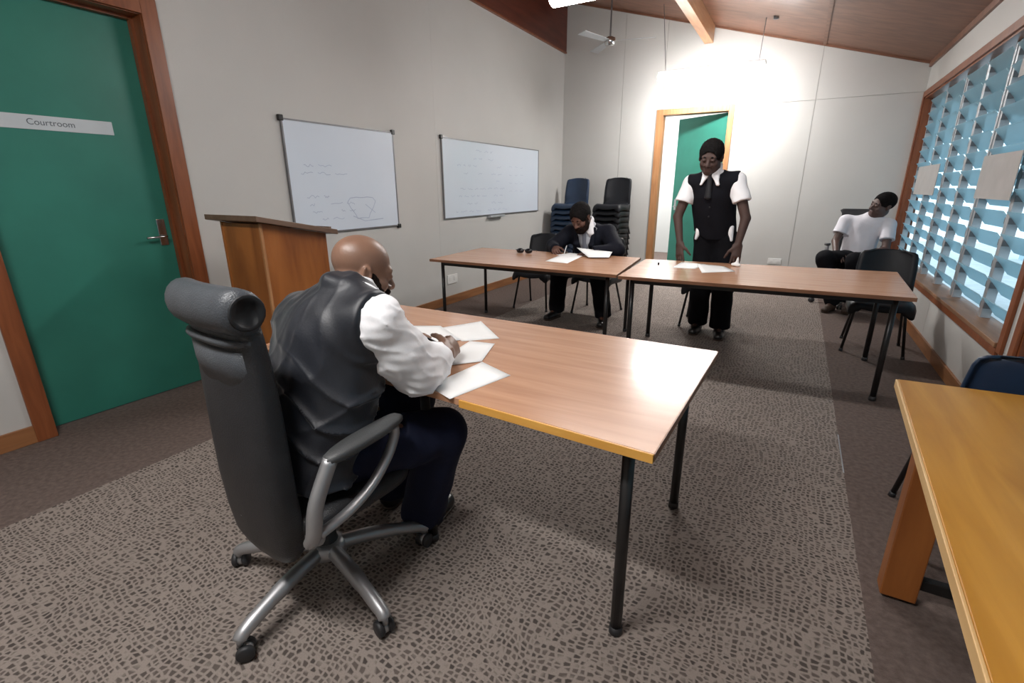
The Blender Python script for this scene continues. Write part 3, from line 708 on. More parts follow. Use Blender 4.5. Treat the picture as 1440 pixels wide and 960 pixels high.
# ------------------------------------------------------------------ figures: signed-distance modelling, meshed by surface nets
def V3(*a): return np.array(a, float)
def unit(v): v = np.asarray(v, float); return v/np.linalg.norm(v)
class Sdf:
    def __init__(s): s.p = []
    def cap(s, a, b, ra, rb=None, k=.02, flat=None, op='u'):
        a, b = np.asarray(a,float), np.asarray(b,float); rb = ra if rb is None else rb
        ba = b-a; L2 = max(ba@ba, 1e-9); fl = None if flat is None else (unit(flat[0]), flat[1])
        def f(X, Y, Z):
            x, y, z = X-a[0], Y-a[1], Z-a[2]
            h = np.clip((x*ba[0]+y*ba[1]+z*ba[2])/L2, 0, 1)
            x, y, z = x-h*ba[0], y-h*ba[1], z-h*ba[2]
            if fl:
                ax, sc = fl; t = (x*ax[0]+y*ax[1]+z*ax[2])*(1/sc-1)
                x, y, z = x+t*ax[0], y+t*ax[1], z+t*ax[2]
            return np.sqrt(x*x+y*y+z*z)-(ra+(rb-ra)*h)
        m = max(ra, rb)*max(1, flat[1] if flat else 1)
        s.p.append((f, np.minimum(a,b)-m, np.maximum(a,b)+m, k, op)); return s
    def ell(s, c, r, R=None, k=.02, op='u'):
        c, r = np.asarray(c,float), np.asarray(r,float); R = np.eye(3) if R is None else R
        def f(X, Y, Z):
            x, y, z = X-c[0], Y-c[1], Z-c[2]
            q = [x*R[0,i]+y*R[1,i]+z*R[2,i] for i in range(3)]
            k0 = np.sqrt(sum((q[i]/r[i])**2 for i in range(3))); k1 = np.sqrt(sum((q[i]/r[i]**2)**2 for i in range(3)))+1e-9
            return k0*(k0-1)/k1
        m = max(r); s.p.append((f, c-m, c+m, k, op)); return s
    def cut(s, pt, n, rad, k=.004):
        """remove the side n points to, within rad of pt"""
        pt, n = np.asarray(pt,float), unit(n)
        def f(X, Y, Z):
            x, y, z = X-pt[0], Y-pt[1], Z-pt[2]
            return np.maximum(-(x*n[0]+y*n[1]+z*n[2]), np.sqrt(x*x+y*y+z*z)-rad)
        s.p.append((f, pt-rad, pt+rad, k, 's')); return s
    def wedge(s, pt, side, up, fwd, hw, h, k=.004):
        """remove a V-shaped notch in front: point at pt, half-width hw at height h"""
        pt = np.asarray(pt,float); side, up, fwd = unit(side), unit(up), unit(fwd); rad = h+hw+.1
        def f(X, Y, Z):
            x, y, z = X-pt[0], Y-pt[1], Z-pt[2]
            sd = np.abs(x*side[0]+y*side[1]+z*side[2]); u = x*up[0]+y*up[1]+z*up[2]; fw = x*fwd[0]+y*fwd[1]+z*fwd[2]
            return np.maximum(np.maximum((sd-u*hw/h)*.8, -fw), u-h)
        s.p.append((f, pt-rad, pt+rad, k, 's')); return s
    def add(s, other): s.p += other.p; return s
    def mesh(s, vox, disp=None):
        P = [p for p in s.p if p[4] == 'u']; lo = np.min([p[1] for p in P],0)-4*vox; hi = np.max([p[2] for p in P],0)+4*vox
        n = np.ceil((hi-lo)/vox).astype(int)+1
        F = np.full(n, .5, np.float32); ax = [lo[i]+vox*np.arange(n[i]) for i in range(3)]
        for f, a, b, k, op in s.p:
            mg = k+3*vox
            i0 = np.clip(np.floor((a-mg-lo)/vox).astype(int),0,n-1); i1 = np.clip(np.ceil((b+mg-lo)/vox).astype(int)+1,1,n)
            if np.any(i1 <= i0): continue
            sl = tuple(slice(i0[i], i1[i]) for i in range(3))
            d = f(ax[0][sl[0]][:,None,None].astype(np.float32), ax[1][sl[1]][None,:,None].astype(np.float32), ax[2][sl[2]][None,None,:].astype(np.float32)).astype(np.float32)
            A = F[sl]
            if op == 's':
                d = -d; h = np.maximum(k-np.abs(A-d),0)/k; F[sl] = np.maximum(A,d)+h*h*k*.25
            else:
                h = np.maximum(k-np.abs(A-d),0)/k; F[sl] = np.minimum(A,d)-h*h*k*.25
        if disp is not None:
            F += disp(ax[0][:,None,None], ax[1][None,:,None], ax[2][None,None,:]).astype(np.float32)
        return nets(F, lo, vox)
def nets(F, lo, h):
    S = F < 0; nx, ny, nz = F.shape
    c = np.zeros((nx-1,ny-1,nz-1), np.int8)
    for a in (0,1):
        for b in (0,1):
            for d in (0,1): c += S[a:nx-1+a, b:ny-1+b, d:nz-1+d]
    act = (c > 0) & (c < 8); I, J, K = np.nonzero(act); m = len(I)
    idx = np.full(act.shape, -1, np.int64); idx[act] = np.arange(m)
    acc = np.zeros((m,3)); cnt = np.zeros(m)
    cor = [(a,b,d) for a in (0,1) for b in (0,1) for d in (0,1)]
    val = {q: F[I+q[0],J+q[1],K+q[2]].astype(float) for q in cor}
    for q in cor:
        for i in range(3):
            if q[i] == 0:
                r = list(q); r[i] = 1; r = tuple(r); v0, v1 = val[q], val[r]
                mk = (v0 < 0) != (v1 < 0); t = np.where(mk, v0/np.where(mk, v0-v1, 1), 0)
                pos = np.repeat(np.array(q, float)[None], m, 0); pos[:,i] += t
                acc += pos*mk[:,None]; cnt += mk
    vert = lo+h*(np.stack([I,J,K],1)+acc/cnt[:,None])
    quads = []
    def emitq(i, j, k, ins, cells):
        q = np.stack([idx[c] for c in cells(i,j,k)],1)
        q[~ins] = q[~ins][:,::-1]; quads.append(q)
    i,j,k = np.nonzero(S[:-1,1:-1,1:-1] != S[1:,1:-1,1:-1]); j += 1; k += 1
    emitq(i,j,k,S[i,j,k], lambda i,j,k: [(i,j-1,k-1),(i,j,k-1),(i,j,k),(i,j-1,k)])
    i,j,k = np.nonzero(S[1:-1,:-1,1:-1] != S[1:-1,1:,1:-1]); i += 1; k += 1
    emitq(i,j,k,S[i,j,k], lambda i,j,k: [(i-1,j,k-1),(i-1,j,k),(i,j,k),(i,j,k-1)])
    i,j,k = np.nonzero(S[1:-1,1:-1,:-1] != S[1:-1,1:-1,1:]); i += 1; j += 1
    emitq(i,j,k,S[i,j,k], lambda i,j,k: [(i-1,j-1,k),(i,j-1,k),(i,j,k),(i-1,j,k)])
    return vert, np.concatenate(quads)
def sdf_obj(name, s, vox, mats, parent, disp=None, matfn=None, relax=1):
    v, q = s.mesh(vox, disp)
    for _ in range(relax):                                   # light smoothing keeps the voxel steps out
        a = np.zeros_like(v); c = np.zeros(len(v))
        for e in range(4):
            np.add.at(a, q[:,e], v[q[:,(e+1)%4]]); np.add.at(a, q[:,e], v[q[:,e-1]]); np.add.at(c, q[:,e], 2)
        v = v*.5+.5*a/np.maximum(c,1)[:,None]
    o0, pp = np.zeros(3), parent
    while pp is not None: o0 += np.array(pp.location); pp = pp.parent
    me = bpy.data.meshes.new(name); me.from_pydata((v-o0).tolist(), [], q.tolist())
    for m in (mats if isinstance(mats, list) else [mats]): me.materials.append(m)
    if matfn is not None:
        mi = matfn(v[q].mean(1)); me.polygons.foreach_set('material_index', mi.astype(np.int32))
    me.polygons.foreach_set('use_smooth', [True]*len(q)); me.update()
    o = link(bpy.data.objects.new(name, me)); o.parent = parent; return o
def folds(amp, sc, seed, stretch=(1,1,1)):
    rn = np.random.RandomState(seed); A = rn.randn(5,3)*np.array(stretch); A = A/np.linalg.norm(A,axis=1)[:,None]*np.array(stretch); ph = rn.rand(5)*6
    def f(X, Y, Z):
        w = np.sin((A[3,0]*X+A[3,1]*Y+A[3,2]*Z)*sc*.45+ph[3])
        t = 0
        for i in range(3): t = t+np.sin((A[i,0]*X+A[i,1]*Y+A[i,2]*Z)*sc*(1+.4*i)+ph[i]+1.8*w)
        return amp*(t/3)
    return f
def frame(fwd, up=(0,0,1)):
    """columns: side (the figure's left), forward, up"""
    f = unit(fwd); u = np.asarray(up,float); u = unit(u-f*(u@f)); sd = np.cross(u, f)
    return np.stack([sd, f, u],1)
def yaw_pitch(yaw, pitch, tilt=0):
    """yaw 0 = +y, positive toward -x; pitch down positive; tilt about forward"""
    f = V3(-math.sin(yaw)*math.cos(pitch), math.cos(yaw)*math.cos(pitch), -math.sin(pitch))
    R = frame(f); c, s_ = math.cos(tilt), math.sin(tilt)
    sd = R[:,0]*c+R[:,2]*s_; up = -R[:,0]*s_+R[:,2]*c
    return np.stack([sd, R[:,1], up],1)
def head_prims(s, c, R, k):
    """k scales a 0.235 m head; c is the head centre at eye level"""
    T = lambda x,y,z: np.asarray(c)+R@(V3(x,y,z)*k)
    E = lambda x,y,z,rx,ry,rz,kk=.015,op='u': s.ell(T(x,y,z), np.array((rx,ry,rz))*k, R, kk*k, op)
    E(0,-.018,.032,.076,.098,.084); E(0,.018,-.035,.060,.068,.080,.03); E(0,.052,-.092,.032,.032,.026,.03)
    for sx in (-1,1):
        E(sx*.040,.052,-.030,.026,.030,.026,.02); E(sx*.050,-.004,-.062,.018,.045,.034,.03)
    s.cap(T(-.040,.073,.024),T(.040,.073,.024),.0115*k,.0115*k,.020*k)
    for sx in (-1,1): E(sx*.031,.094,.003,.019,.014,.011,.012,'s')
    s.cap(T(0,.082,.008),T(0,.106,-.028),.010*k,.0165*k,.012*k)
    for sx in (-1,1): E(sx*.018,.093,-.033,.0125,.012,.0095,.008)
    for sx in (-1,1): E(sx*.031,.078,.002,.0135,.0135,.012,.004)
    for sx in (-1,1): E(sx*.031,.0795,.0065,.0155,.0150,.0095,.004)
    s.cap(T(-.019,.084,-.060),T(.019,.084,-.060),.0075*k,.0075*k,.008*k); s.cap(T(-.015,.083,-.073),T(.015,.083,-.073),.009*k,.009*k,.008*k)
    for sx in (-1,1):
        s.ell(T(sx*.079,-.012,-.006), np.array((.009,.020,.032))*k, R@yaw_pitch(-sx*.35,0), .008*k)
        s.cap(T(sx*.086,-.024,.018),T(sx*.086,-.022,-.012),.005*k,.005*k,.006*k)
        E(sx*.088,-.008,-.002,.006,.009,.014,.004,'s')
def hand_prims(s, w, f, n, lat, k, curl, thumb_in=.3, spread=.06):
    """w wrist, f finger direction, n palm normal, lat thumb side"""
    f = unit(f); n = unit(n-f*(np.asarray(n)@f)); lat = unit(np.asarray(lat)-f*(np.asarray(lat)@f)-n*(np.asarray(lat)@n)); w = np.asarray(w,float)
    s.cap(w, w+f*.085*k, .018*k, .0165*k, .015, (lat,2.3))
    ends = []
    for i, (o, L) in enumerate(((.031,.074),(.010,.084),(-.011,.078),(-.031,.060))):
        p = w+f*(.092-.006*abs(o)/.03)*k+lat*o*k; d = unit(f+lat*(o*spread/.03)); r = (.0100,.0102,.0098,.0086)[i]*k
        cu = curl[i]; a = 0
        for seg, fr in ((0,.46),(1,.30),(2,.26)):
            a += cu*(.8,1.05,.7)[seg]; dd = d*math.cos(a)+n*math.sin(a)
            q = p+dd*L*fr*k; s.cap(p, q, r*(1-.08*seg), r*(1-.08*(seg+1)), .004); p = q
        ends.append(p)
    p = w+f*.025*k+lat*.028*k; d = unit(f*.65+lat*.75+n*thumb_in); q = p+d*.042*k
    s.cap(p, q, .0135*k, .0115*k, .012); d2 = unit(f*.85+lat*.35+n*(thumb_in+.25)); q2 = q+d2*.034*k; s.cap(q, q2, .0112*k, .0098*k, .004)
    q3 = q2+unit(d2+n*.25)*.026*k; s.cap(q2, q3, .0098*k, .0082*k, .004)
    return ends, q3
def body(J, k=1.0):
    """one continuous skin figure"""
    s = Sdf(); side = unit(J['shL']-J['shR'])
    s.cap(J['pel'], J['chest'], .105*k, .108*k, .05, (side,1.25)); s.cap(J['shR'], J['shL'], .052*k, .052*k, .05)
    s.cap(J['chest'], J['neck'], .085*k, .06*k, .04, (side,1.2)); s.cap(J['neck'], np.asarray(J['head'])+J['hR']@V3(0,-.025,-.045)*J['hk'], .056*J['hk'], .050*J['hk'], .03)
    head_prims(s, J['head'], J['hR'], J['hk'])
    for q in 'LR':
        s.cap(J['sh'+q], J['el'+q], .050*k, .038*k, .03); s.cap(J['el'+q], J['wr'+q], .039*k, .0265*k, .012)
        h = J['hand'+q]; J['fing'+q] = hand_prims(s, J['wr'+q], *h)
        s.cap(J['pel'], J['hip'+q], .09*k, .085*k, .04); s.cap(J['hip'+q], J['kn'+q], .078*k, .050*k, .03); s.cap(J['kn'+q], J['an'+q], .050*k, .034*k, .02)
        s.cap(J['an'+q], np.asarray(J['toe'+q])*.7+np.asarray(J['an'+q])*.3, .030*k, .025*k, .02)
    return s
def trousers(J, k=1.0, r=(.105,.076,.066), up=.06):
    s = Sdf(); side = unit(J['shL']-J['shR']); ax = unit(J['chest']-J['pel'])
    s.cap(J['pel']-ax*.02, J['pel']+ax*up, .118*k, .112*k, .05, (side,1.32))
    for q in 'LR':
        s.cap(J['hip'+q], J['kn'+q], r[0]*k, r[1]*k, .05); d = unit(J['an'+q]-J['kn'+q])
        s.cap(J['kn'+q], J['an'+q]+d*.03, r[1]*k, r[2]*k, .03); s.cut(J['an'+q]+d*.02, d, .14)
    s.cut(J['pel']+ax*(up+.03), ax, .30)
    return s
def torso(J, k=1.0, r=(.125,.128), wide=1.34, shr=.064, lo=0.0):
    s = Sdf(); side = unit(J['shL']-J['shR']); ax = unit(J['chest']-J['pel'])
    s.cap(J['pel']+ax*lo, J['chest'], r[0]*k, r[1]*k, .06, (side,wide)); s.cap(J['shR'], J['shL'], shr*k, shr*k, .07)
    s.cap(J['chest']+ax*.02, J['neck'], .10*k, .064*k, .06, (side,1.3))
    return s
def sleeve(s, J, q, k=1.0, r=(.068,.056,.040), t=1.0, long=True):
    s.cap(J['sh'+q], J['sh'+q]+(J['el'+q]-J['sh'+q])*t, r[0]*k, r[1]*k, .035)
    if long:
        d = unit(J['wr'+q]-J['el'+q]); s.cap(J['el'+q], J['wr'+q]-d*.005, r[1]*k, r[2]*k, .02); s.cut(J['wr'+q]+d*.004, d, .07)
    else:
        d = unit(J['el'+q]-J['sh'+q]); s.cut(J['sh'+q]+(J['el'+q]-J['sh'+q])*t, d, .10)
    return s
def shoe(J, q, parent, k=1.0, m='shoe'):
    a, t = np.asarray(J['an'+q],float), np.asarray(J['toe'+q],float); z0 = t[2]
    d = unit((t-a)*V3(1,1,0)); heel = V3(a[0],a[1],z0)-d*.045*k; toe = heel+d*.265*k; s = Sdf(); lat = V3(-d[1],d[0],0)
    s.cap(heel+V3(0,0,.042)+d*.035*k, heel+d*.10*k+V3(0,0,.046), .038*k, .040*k, .03)
    s.cap(heel+d*.08*k+V3(0,0,.042), toe-d*.04*k+V3(0,0,.034), .040*k, .033*k, .03, (lat,1.18))
    s.cap(heel+d*.04*k+V3(0,0,.05), V3(a[0],a[1],z0+.095), .040*k, .040*k, .03)
    s.cut(heel+d*.1*k+V3(0,0,.012), V3(0,0,-1), .24); s.cut(V3(a[0],a[1],z0+.105), V3(0,0,1), .08)
    o = sdf_obj('shoe', s, .007, M[m], parent)
    b = Sdf(); b.cap(heel+d*.035*k+V3(0,0,.02), toe-d*.05*k+V3(0,0,.02), .043*k, .041*k, .02, (lat,1.08)); b.cut(heel+d*.1*k+V3(0,0,.016), V3(0,0,1), .3); b.cut(heel+d*.1*k+V3(0,0,.002), V3(0,0,-1), .3)
    sdf_obj('sole', b, .007, M['sole'], o)
def hair_cap(J, th, front, low, parent, m='hair', lump=.004, seed=1, sides=.0):
    """curly cap of hair: shell over the cranium, open at the face"""
    k = J['hk']; c, R = np.asarray(J['head']), J['hR']; T = lambda x,y,z: c+R@(V3(x,y,z)*k); s = Sdf()
    s.ell(T(0,-.020,.036), np.array((.078+th,.100+th,.086+th))*k, R, .01)
    s.ell(T(0,front+.075,-.022), np.array((.066,.088,.098))*k, R, .008, 's')
    for sx in (-1,1): s.ell(T(sx*.092,-.004,-.022), np.array((.024,.034,.046))*k, R, .008, 's')
    s.cut(T(0,0,low), R@unit((0,.15,-1)), .19*k, .012)
    return sdf_obj('hair', s, .006, M[m], parent, folds(lump, 190, seed))
def eyes(J, parent):
    k = J['hk']; c, R = np.asarray(J['head']), J['hR']
    for sx in (-1,1):
        p = c+R@(V3(sx*.031,.0815,-.001)*k); bm = BM()
        bmesh.ops.create_uvsphere(bm, u_segments=14, v_segments=8, radius=.0098*k)
        ro = Matrix([list(r) for r in R]).to_4x4(); bm.transform(ro @ Matrix.Rotation(-math.pi/2, 4, 'X')); bm.transform(Matrix.Translation(Vector(p)-parent.location))
        bm.faces.ensure_lookup_table()
        fwd = Vector(R[:,1])*.9-Vector(R[:,2])*.45
        for f in bm.faces:
            d = (f.calc_center_median()-(Vector(p)-parent.location)).normalized().dot(fwd.normalized()); f.material_index = 1 if d > .82 else 0
        fin('eye', bm, [M['eyew'], M['iris']], parent, True)
    brows(J, parent)
def beard(J, parent, vox):
    k = J['hk']; T = lambda x,y,z: np.asarray(J['head'])+J['hR']@(V3(x,y,z)*k); s = Sdf()
    s.ell(T(0,.056,-.092), np.array((.050,.049,.042))*k, J['hR'], .02)
    for sx in (-1,1):
        s.ell(T(sx*.052,.034,-.045), np.array((.018,.036,.040))*k, J['hR'], .015)
        s.cap(T(sx*.0655,.012,-.006),T(sx*.060,.020,-.050),.013*k,.022*k,.02); s.cap(T(sx*.060,.020,-.050),T(sx*.048,.042,-.080),.022*k,.026*k,.02)
        s.cap(T(sx*.048,.042,-.080),T(sx*.02,.07,-.095),.024*k,.024*k,.02); s.cap(T(sx*.030,.090,-.052),T(sx*.040,.070,-.080),.009*k,.014*k,.012)
    s.cap(T(-.024,.096,-.047),T(.024,.096,-.047),.008*k,.008*k,.01)
    return sdf_obj('beard', s, vox, M['beard'], parent, folds(.0018, 260, 4))
def brows(J, parent):
    k = J['hk']; R = J['hR']
    for sx in (-1,1):
        bm = BM(); P = [np.asarray(J['head'])+R@(V3(sx*x,y,z)*k)-np.array(parent.location) for x,y,z in ((.013,.0845,.0225),(.028,.0850,.0255),(.044,.0745,.0205))]
        tube(bm, spline([tuple(p) for p in P],4), [.003*k]*3+[.0042*k]*3+[.003*k]*3, 8, (tuple(R[:,2]),1.5)); fin('eyebrow', bm, M['hair'], parent, True)
def face_mats(J, beard=False):
    k = J['hk']; c, R = np.asarray(J['head']), J['hR']
    def f(p):
        q = (p-c)@R/k; mi = np.zeros(len(p))
        lip = (np.abs(q[:,0]) < .026) & (q[:,1] > .085) & (np.abs(q[:,2]+.066) < .014); 
        if beard:
            ear = (np.abs(q[:,0]) > .070) & (q[:,1] < .03) & (q[:,2] > -.045)
            b = (q[:,1] > -.012) & (q[:,2] < -.028-.25*np.maximum(0,.085-q[:,1])+.012) & (q[:,2] > -.14) & ~ear & (np.abs(q[:,0]) < .1)
            b &= (np.abs(q[:,1]-.0) < .13)
            side = (np.abs(q[:,0]) > .045) & (q[:,1] > -.005) & (q[:,1] < .035) & (q[:,2] < .006) & (q[:,2] > -.14) & ~ear & (np.abs(q[:,0]) < .085)
            mi[b | side] = 1
        mi[lip] = 2
        return mi
    return f
def collar_wings(s, J, R, k, drop=.06, out=.055):
    """two folded shirt-collar points at the throat; R torso frame"""
    n = np.asarray(J['neck'])
    for sx in (-1,1):
        a = n+R@V3(sx*.055*k,.015*k,.055*k); b = n+R@V3(sx*.012*k,.078*k,-.004*k); c = n+R@V3(sx*out*k,.085*k,-drop*k)
        s.cap(a, b, .011*k, .009*k, .01); s.cap((a+b)/2, c, .016*k, .007*k, .02, (R[:,0],1.5)); s.cap(b, c, .008*k, .006*k, .02)
    for i in range(8):
        t0, t1 = math.pi*(.5+i/8*1.0)-math.pi*.5, math.pi*(.5+(i+1)/8*1.0)-math.pi*.5
        p = [n+R@V3(.060*k*math.cos(t), -.058*k*math.sin(t)+.012*k, .05*k+.004) for t in (t0,t1)]
        s.cap(p[0], p[1], .012*k, .012*k, .01, (R[:,2],1.9))
    return s
def pen(a, b, m, label):
    a, b = Vector(a), Vector(b); t = thing('pen', label, 'pen', a); d = (b-a)
    bm = BM(); tube(bm, [(0,0,0), d*.06, d*.10, d*.97, d], [.0012,.003,.0046,.0046,.003], 10); fin('barrel', bm, m, t, True)
    bm = BM(); tube(bm, [d*.62+Vector((0,0,.006)), d*.98+Vector((0,0,.006))], .0013, 6); fin('pocket_clip', bm, M['chrome'], t)

# ---- the bald man writing in the foreground
J = dict(pel=V3(-1.275,.90,.575), chest=V3(-1.235,1.005,.90), neck=V3(-1.185,1.055,1.055), head=V3(-1.182,1.12,1.108), hk=.93, hR=yaw_pitch(-.50,.34,.04),
    shR=V3(-1.045,1.02,.985), shL=V3(-1.415,1.05,.935), elR=V3(-1.005,1.135,.785), elL=V3(-1.53,1.28,.775), wrR=V3(-1.045,1.355,.785), wrL=V3(-1.46,1.50,.758),
    hipR=V3(-1.18,.97,.525), hipL=V3(-1.37,.97,.535), knR=V3(-1.045,1.30,.480), knL=V3(-1.27,1.39,.535), anR=V3(-1.155,1.29,.10), anL=V3(-1.40,1.36,.10), toeR=V3(-1.175,1.48,0), toeL=V3(-1.43,1.60,0))
J['handR'] = (unit((-.30,.95,.02)), V3(-.85,-.1,-.45), V3(-.35,.15,.85), .98, (.95,1.05,1.1,1.15), .55)
J['handL'] = (unit((.75,.65,-.06)), V3(0,0,-1), V3(.6,-.7,0), .98, (.12,.12,.14,.18), .05)
pj = thing('person', 'bald bearded man in black satin vest writing at the near table', 'person', (-1.27,1.0,0))
bj = sdf_obj('body', body(J), .0045, [M['skin_j'],M['beard'],M['lip']], pj, None, face_mats(J))
eyes(J, pj)
beard(J, pj, .0045)
sh = torso(J, 1.0, (.128,.132), 1.34, .064, -.02)
for q in 'LR': sleeve(sh, J, q, 1.0, (.078,.070,.040))
sh.ell((J['elR']*.66+J['wrR']*.34)+V3(-.004,-.02,-.010), (.054,.08,.048), None, .04)
sh.cap(J['shR']*.4+J['elR']*.6, J['elR']*.6+J['wrR']*.4, .072, .064, .05)
sh.cap(J['neck']+V3(0,-.012,-.03), J['neck']+V3(.010,.014,.034), .062, .060, .02); sh.cut(J['neck']+V3(-.03,-.03,.018), unit((-.5,-.45,.75)), .09); sh.cut(J['wrR']-unit(J['wrR']-J['elR'])*.040, unit(J['wrR']-J['elR']), .08); sh.cut(J['neck']+V3(.02,.012,.052), unit((.1,.45,.88)), .12)
fd = folds(.0058, 36, 11); fe0 = folds(.0026, 105, 12)
def fe(X, Y, Z):
    w = np.sin(21*X+9*Z)+.6*np.sin(31*Y-17*Z)
    return fe0(X, Y, Z)-.006*(1-np.abs(np.sin(34*Y+30*Z-24*X+1.2*w)))**4
sdf_obj('shirt', sh, .0055, M['shirt'], pj, lambda X,Y,Z: fd(X,Y,Z)+fe(X,Y,Z))
ve = torso(J, 1.0, (.147,.153), 1.37, .092, -.06)
side = unit(J['shL']-J['shR'])
for q, sg_ in (('L',1),('R',-1)):
    p = J['sh'+q]; d = unit(J['el'+q]-p)
    ve.cut(p+side*sg_*.024+V3(0,0,-.0), unit(side*sg_+d*.05), .25, .012)
ve.ell(J['neck']+V3(.030,.062,.058), (.064,.070,.058), None, .01, 's')
ve.cap(J['neck']+V3(-.062,.005,.005), J['neck']+V3(-.02,-.050,.032), .024, .024, .025); ve.cap(J['neck']+V3(-.02,-.050,.032), J['neck']+V3(.035,-.052,.030), .024, .020, .02)
Rt = frame((.12,.93,-.3), (0,.3,1))
ve.wedge(J['chest']+V3(.02,.06,-.05), Rt[:,0], Rt[:,2], Rt[:,1], .09, .22)
ve.cut(J['pel']+V3(0,0,-.085), V3(0,0,-1), .4)
ff = folds(.0075, 24, 21, (1,1,.55)); fg = folds(.0030, 62, 22, (1,1,.6))
def creases(X, Y, Z):
    w = .9*np.sin(7*X+11*Z)+.5*np.sin(19*X-6*Z+1.3)
    r1 = 1-np.abs(np.sin(17*X+26*Z+w)); r2 = 1-np.abs(np.sin(-30*X+13*Z+1.7*w+.8))
    lowm = np.clip((.98-Z)/.25, 0, 1)
    return -(.0150*r1**3*lowm+.0065*r2**4*(.35+.65*lowm))
vj = sdf_obj('vest', ve, .0055, M['vest_s'], pj, lambda X,Y,Z: ff(X,Y,Z)+fg(X,Y,Z)+creases(X,Y,Z))
s = Sdf(); s.cap(J['pel']+V3(-.08,-.150,.10), J['pel']+V3(.10,-.150,.10), .010, .010, .01, ((0,0,1),1.6)); sdf_obj('waist_strap', s, .005, M['vest_s'], vj)
tr = trousers(J, 1.0, (.108,.092,.088), .05); ft = folds(.004, 40, 31)
sdf_obj('trousers', tr, .0065, M['trouser_n'], pj, ft)
for q in 'LR': shoe(J, q, pj)
e0, t0 = J['fingR']
pen(t0*.5+e0[0]*.5+V3(.01,.05,-.045), t0*.6+e0[0]*.4+V3(-.06,-.075,.045), M['blk'], 'black pen in the bald man\'s fist')

# ---- the man standing behind the right-hand table
J = dict(pel=V3(-.625,4.90,.95), chest=V3(-.675,4.84,1.29), neck=V3(-.69,4.775,1.475), head=V3(-.707,4.70,1.600), hk=1.12, hR=yaw_pitch(math.pi-.05,.36,-.06),
    shR=V3(-.865,4.80,1.395), shL=V3(-.485,4.79,1.415), elR=V3(-.945,4.755,1.10), elL=V3(-.375,4.735,1.10), wrR=V3(-.885,4.665,.865), wrL=V3(-.405,4.675,.875),
    hipR=V3(-.70,4.92,.90), hipL=V3(-.53,4.90,.90), knR=V3(-.70,4.89,.50), knL=V3(-.50,4.85,.50), anR=V3(-.70,4.95,.10), anL=V3(-.485,4.87,.10), toeR=V3(-.71,4.72,0), toeL=V3(-.46,4.64,0))
J['handR'] = (unit((.12,-.32,-.95)), V3(.5,.85,-.1), V3(.9,-.35,.2), 1.08, (.16,.14,.16,.2), .2)
J['handL'] = (unit((.02,-.30,-.95)), V3(-.4,.9,-.1), V3(-.9,-.3,.2), 1.08, (.22,.2,.22,.25), .1)
ps = thing('person', 'man standing in black vest and tie leaning both hands on the right table', 'person', (-.6,4.86,0))
sdf_obj('body', body(J, 1.05), .006, [M['skin_s'],M['beard'],M['lip']], ps, None, face_mats(J))
eyes(J, ps); hair_cap(J, .011, .040, -.045, ps, lump=.004, seed=3)
sh = torso(J, 1.0, (.112,.128), 1.30, .060, .09)
for q in 'LR': sleeve(sh, J, q, 1.0, (.066,.078,.05), .56, False)
sh.cap(J['neck']+V3(0,.01,-.02), J['neck']+V3(0,-.0,.045), .072, .068, .02); sh.cut(J['neck']+V3(0,-.02,.055), unit((0,-.5,.87)), .12)
for sx in (-1,1): sh.cap(J['pel']+V3(sx*.125,-.07,.06), J['pel']+V3(sx*.15,-.09,-.045), .035, .014, .03)
Rt = frame((-.05,-1,-.12)); collar_wings(sh, J, Rt, 1.12, .075, .062)
sdf_obj('shirt', sh, .0065, M['shirt'], ps, folds(.003, 45, 41))
ve = torso(J, 1.0, (.137,.146), 1.30, .076, -.0)
side = unit(J['shL']-J['shR'])
for q, sg_ in (('L',1),('R',-1)): ve.cut(J['sh'+q]+side*sg_*.018, unit(side*sg_+V3(0,0,-.10)), .17, .012)
ve.ell(J['neck']+V3(0,-.03,.04), (.098,.10,.075), None, .01, 's'); ve.wedge(J['neck']+V3(-.005,-.06,-.165), Rt[:,0], Rt[:,2], Rt[:,1], .075, .19)
for sx in (-1,1): ve.cut(J['pel']+V3(sx*.11,-.05,-.02), unit((sx*.55,0,-1)), .2)
ve.cut(J['pel']+V3(0,0,-.05), V3(0,0,-1), .3)
vs = sdf_obj('vest', ve, .0065, M['vest_k'], ps, folds(.0025, 35, 43))
for z in (-.02,-.10,-.18):
    bm = BM(); bmesh.ops.create_uvsphere(bm, u_segments=8, v_segments=6, radius=.008); bmesh.ops.translate(bm, verts=bm.verts, vec=Vector(J['chest']+V3(.005,-.152+.004,z))-ps.location); fin('button', bm, M['tie_k'], vs, True)
s = Sdf(); n = J['neck']; s.cap(n+Rt@V3(0,.090,.006), n+Rt@V3(0,.098,-.03), .020, .013, .01); s.cap(n+Rt@V3(0,.096,-.035), n+Rt@V3(0,.112,-.19), .012, .018, .01, (Rt[:,0],1.7))
sdf_obj('tie', s, .006, M['tie_k'], ps)
sdf_obj('trousers', trousers(J, 1.0, (.108,.094,.092), .05), .0075, M['trouser_k'], ps, folds(.004, 30, 45))
for q in 'LR': shoe(J, q, ps, 1.05)

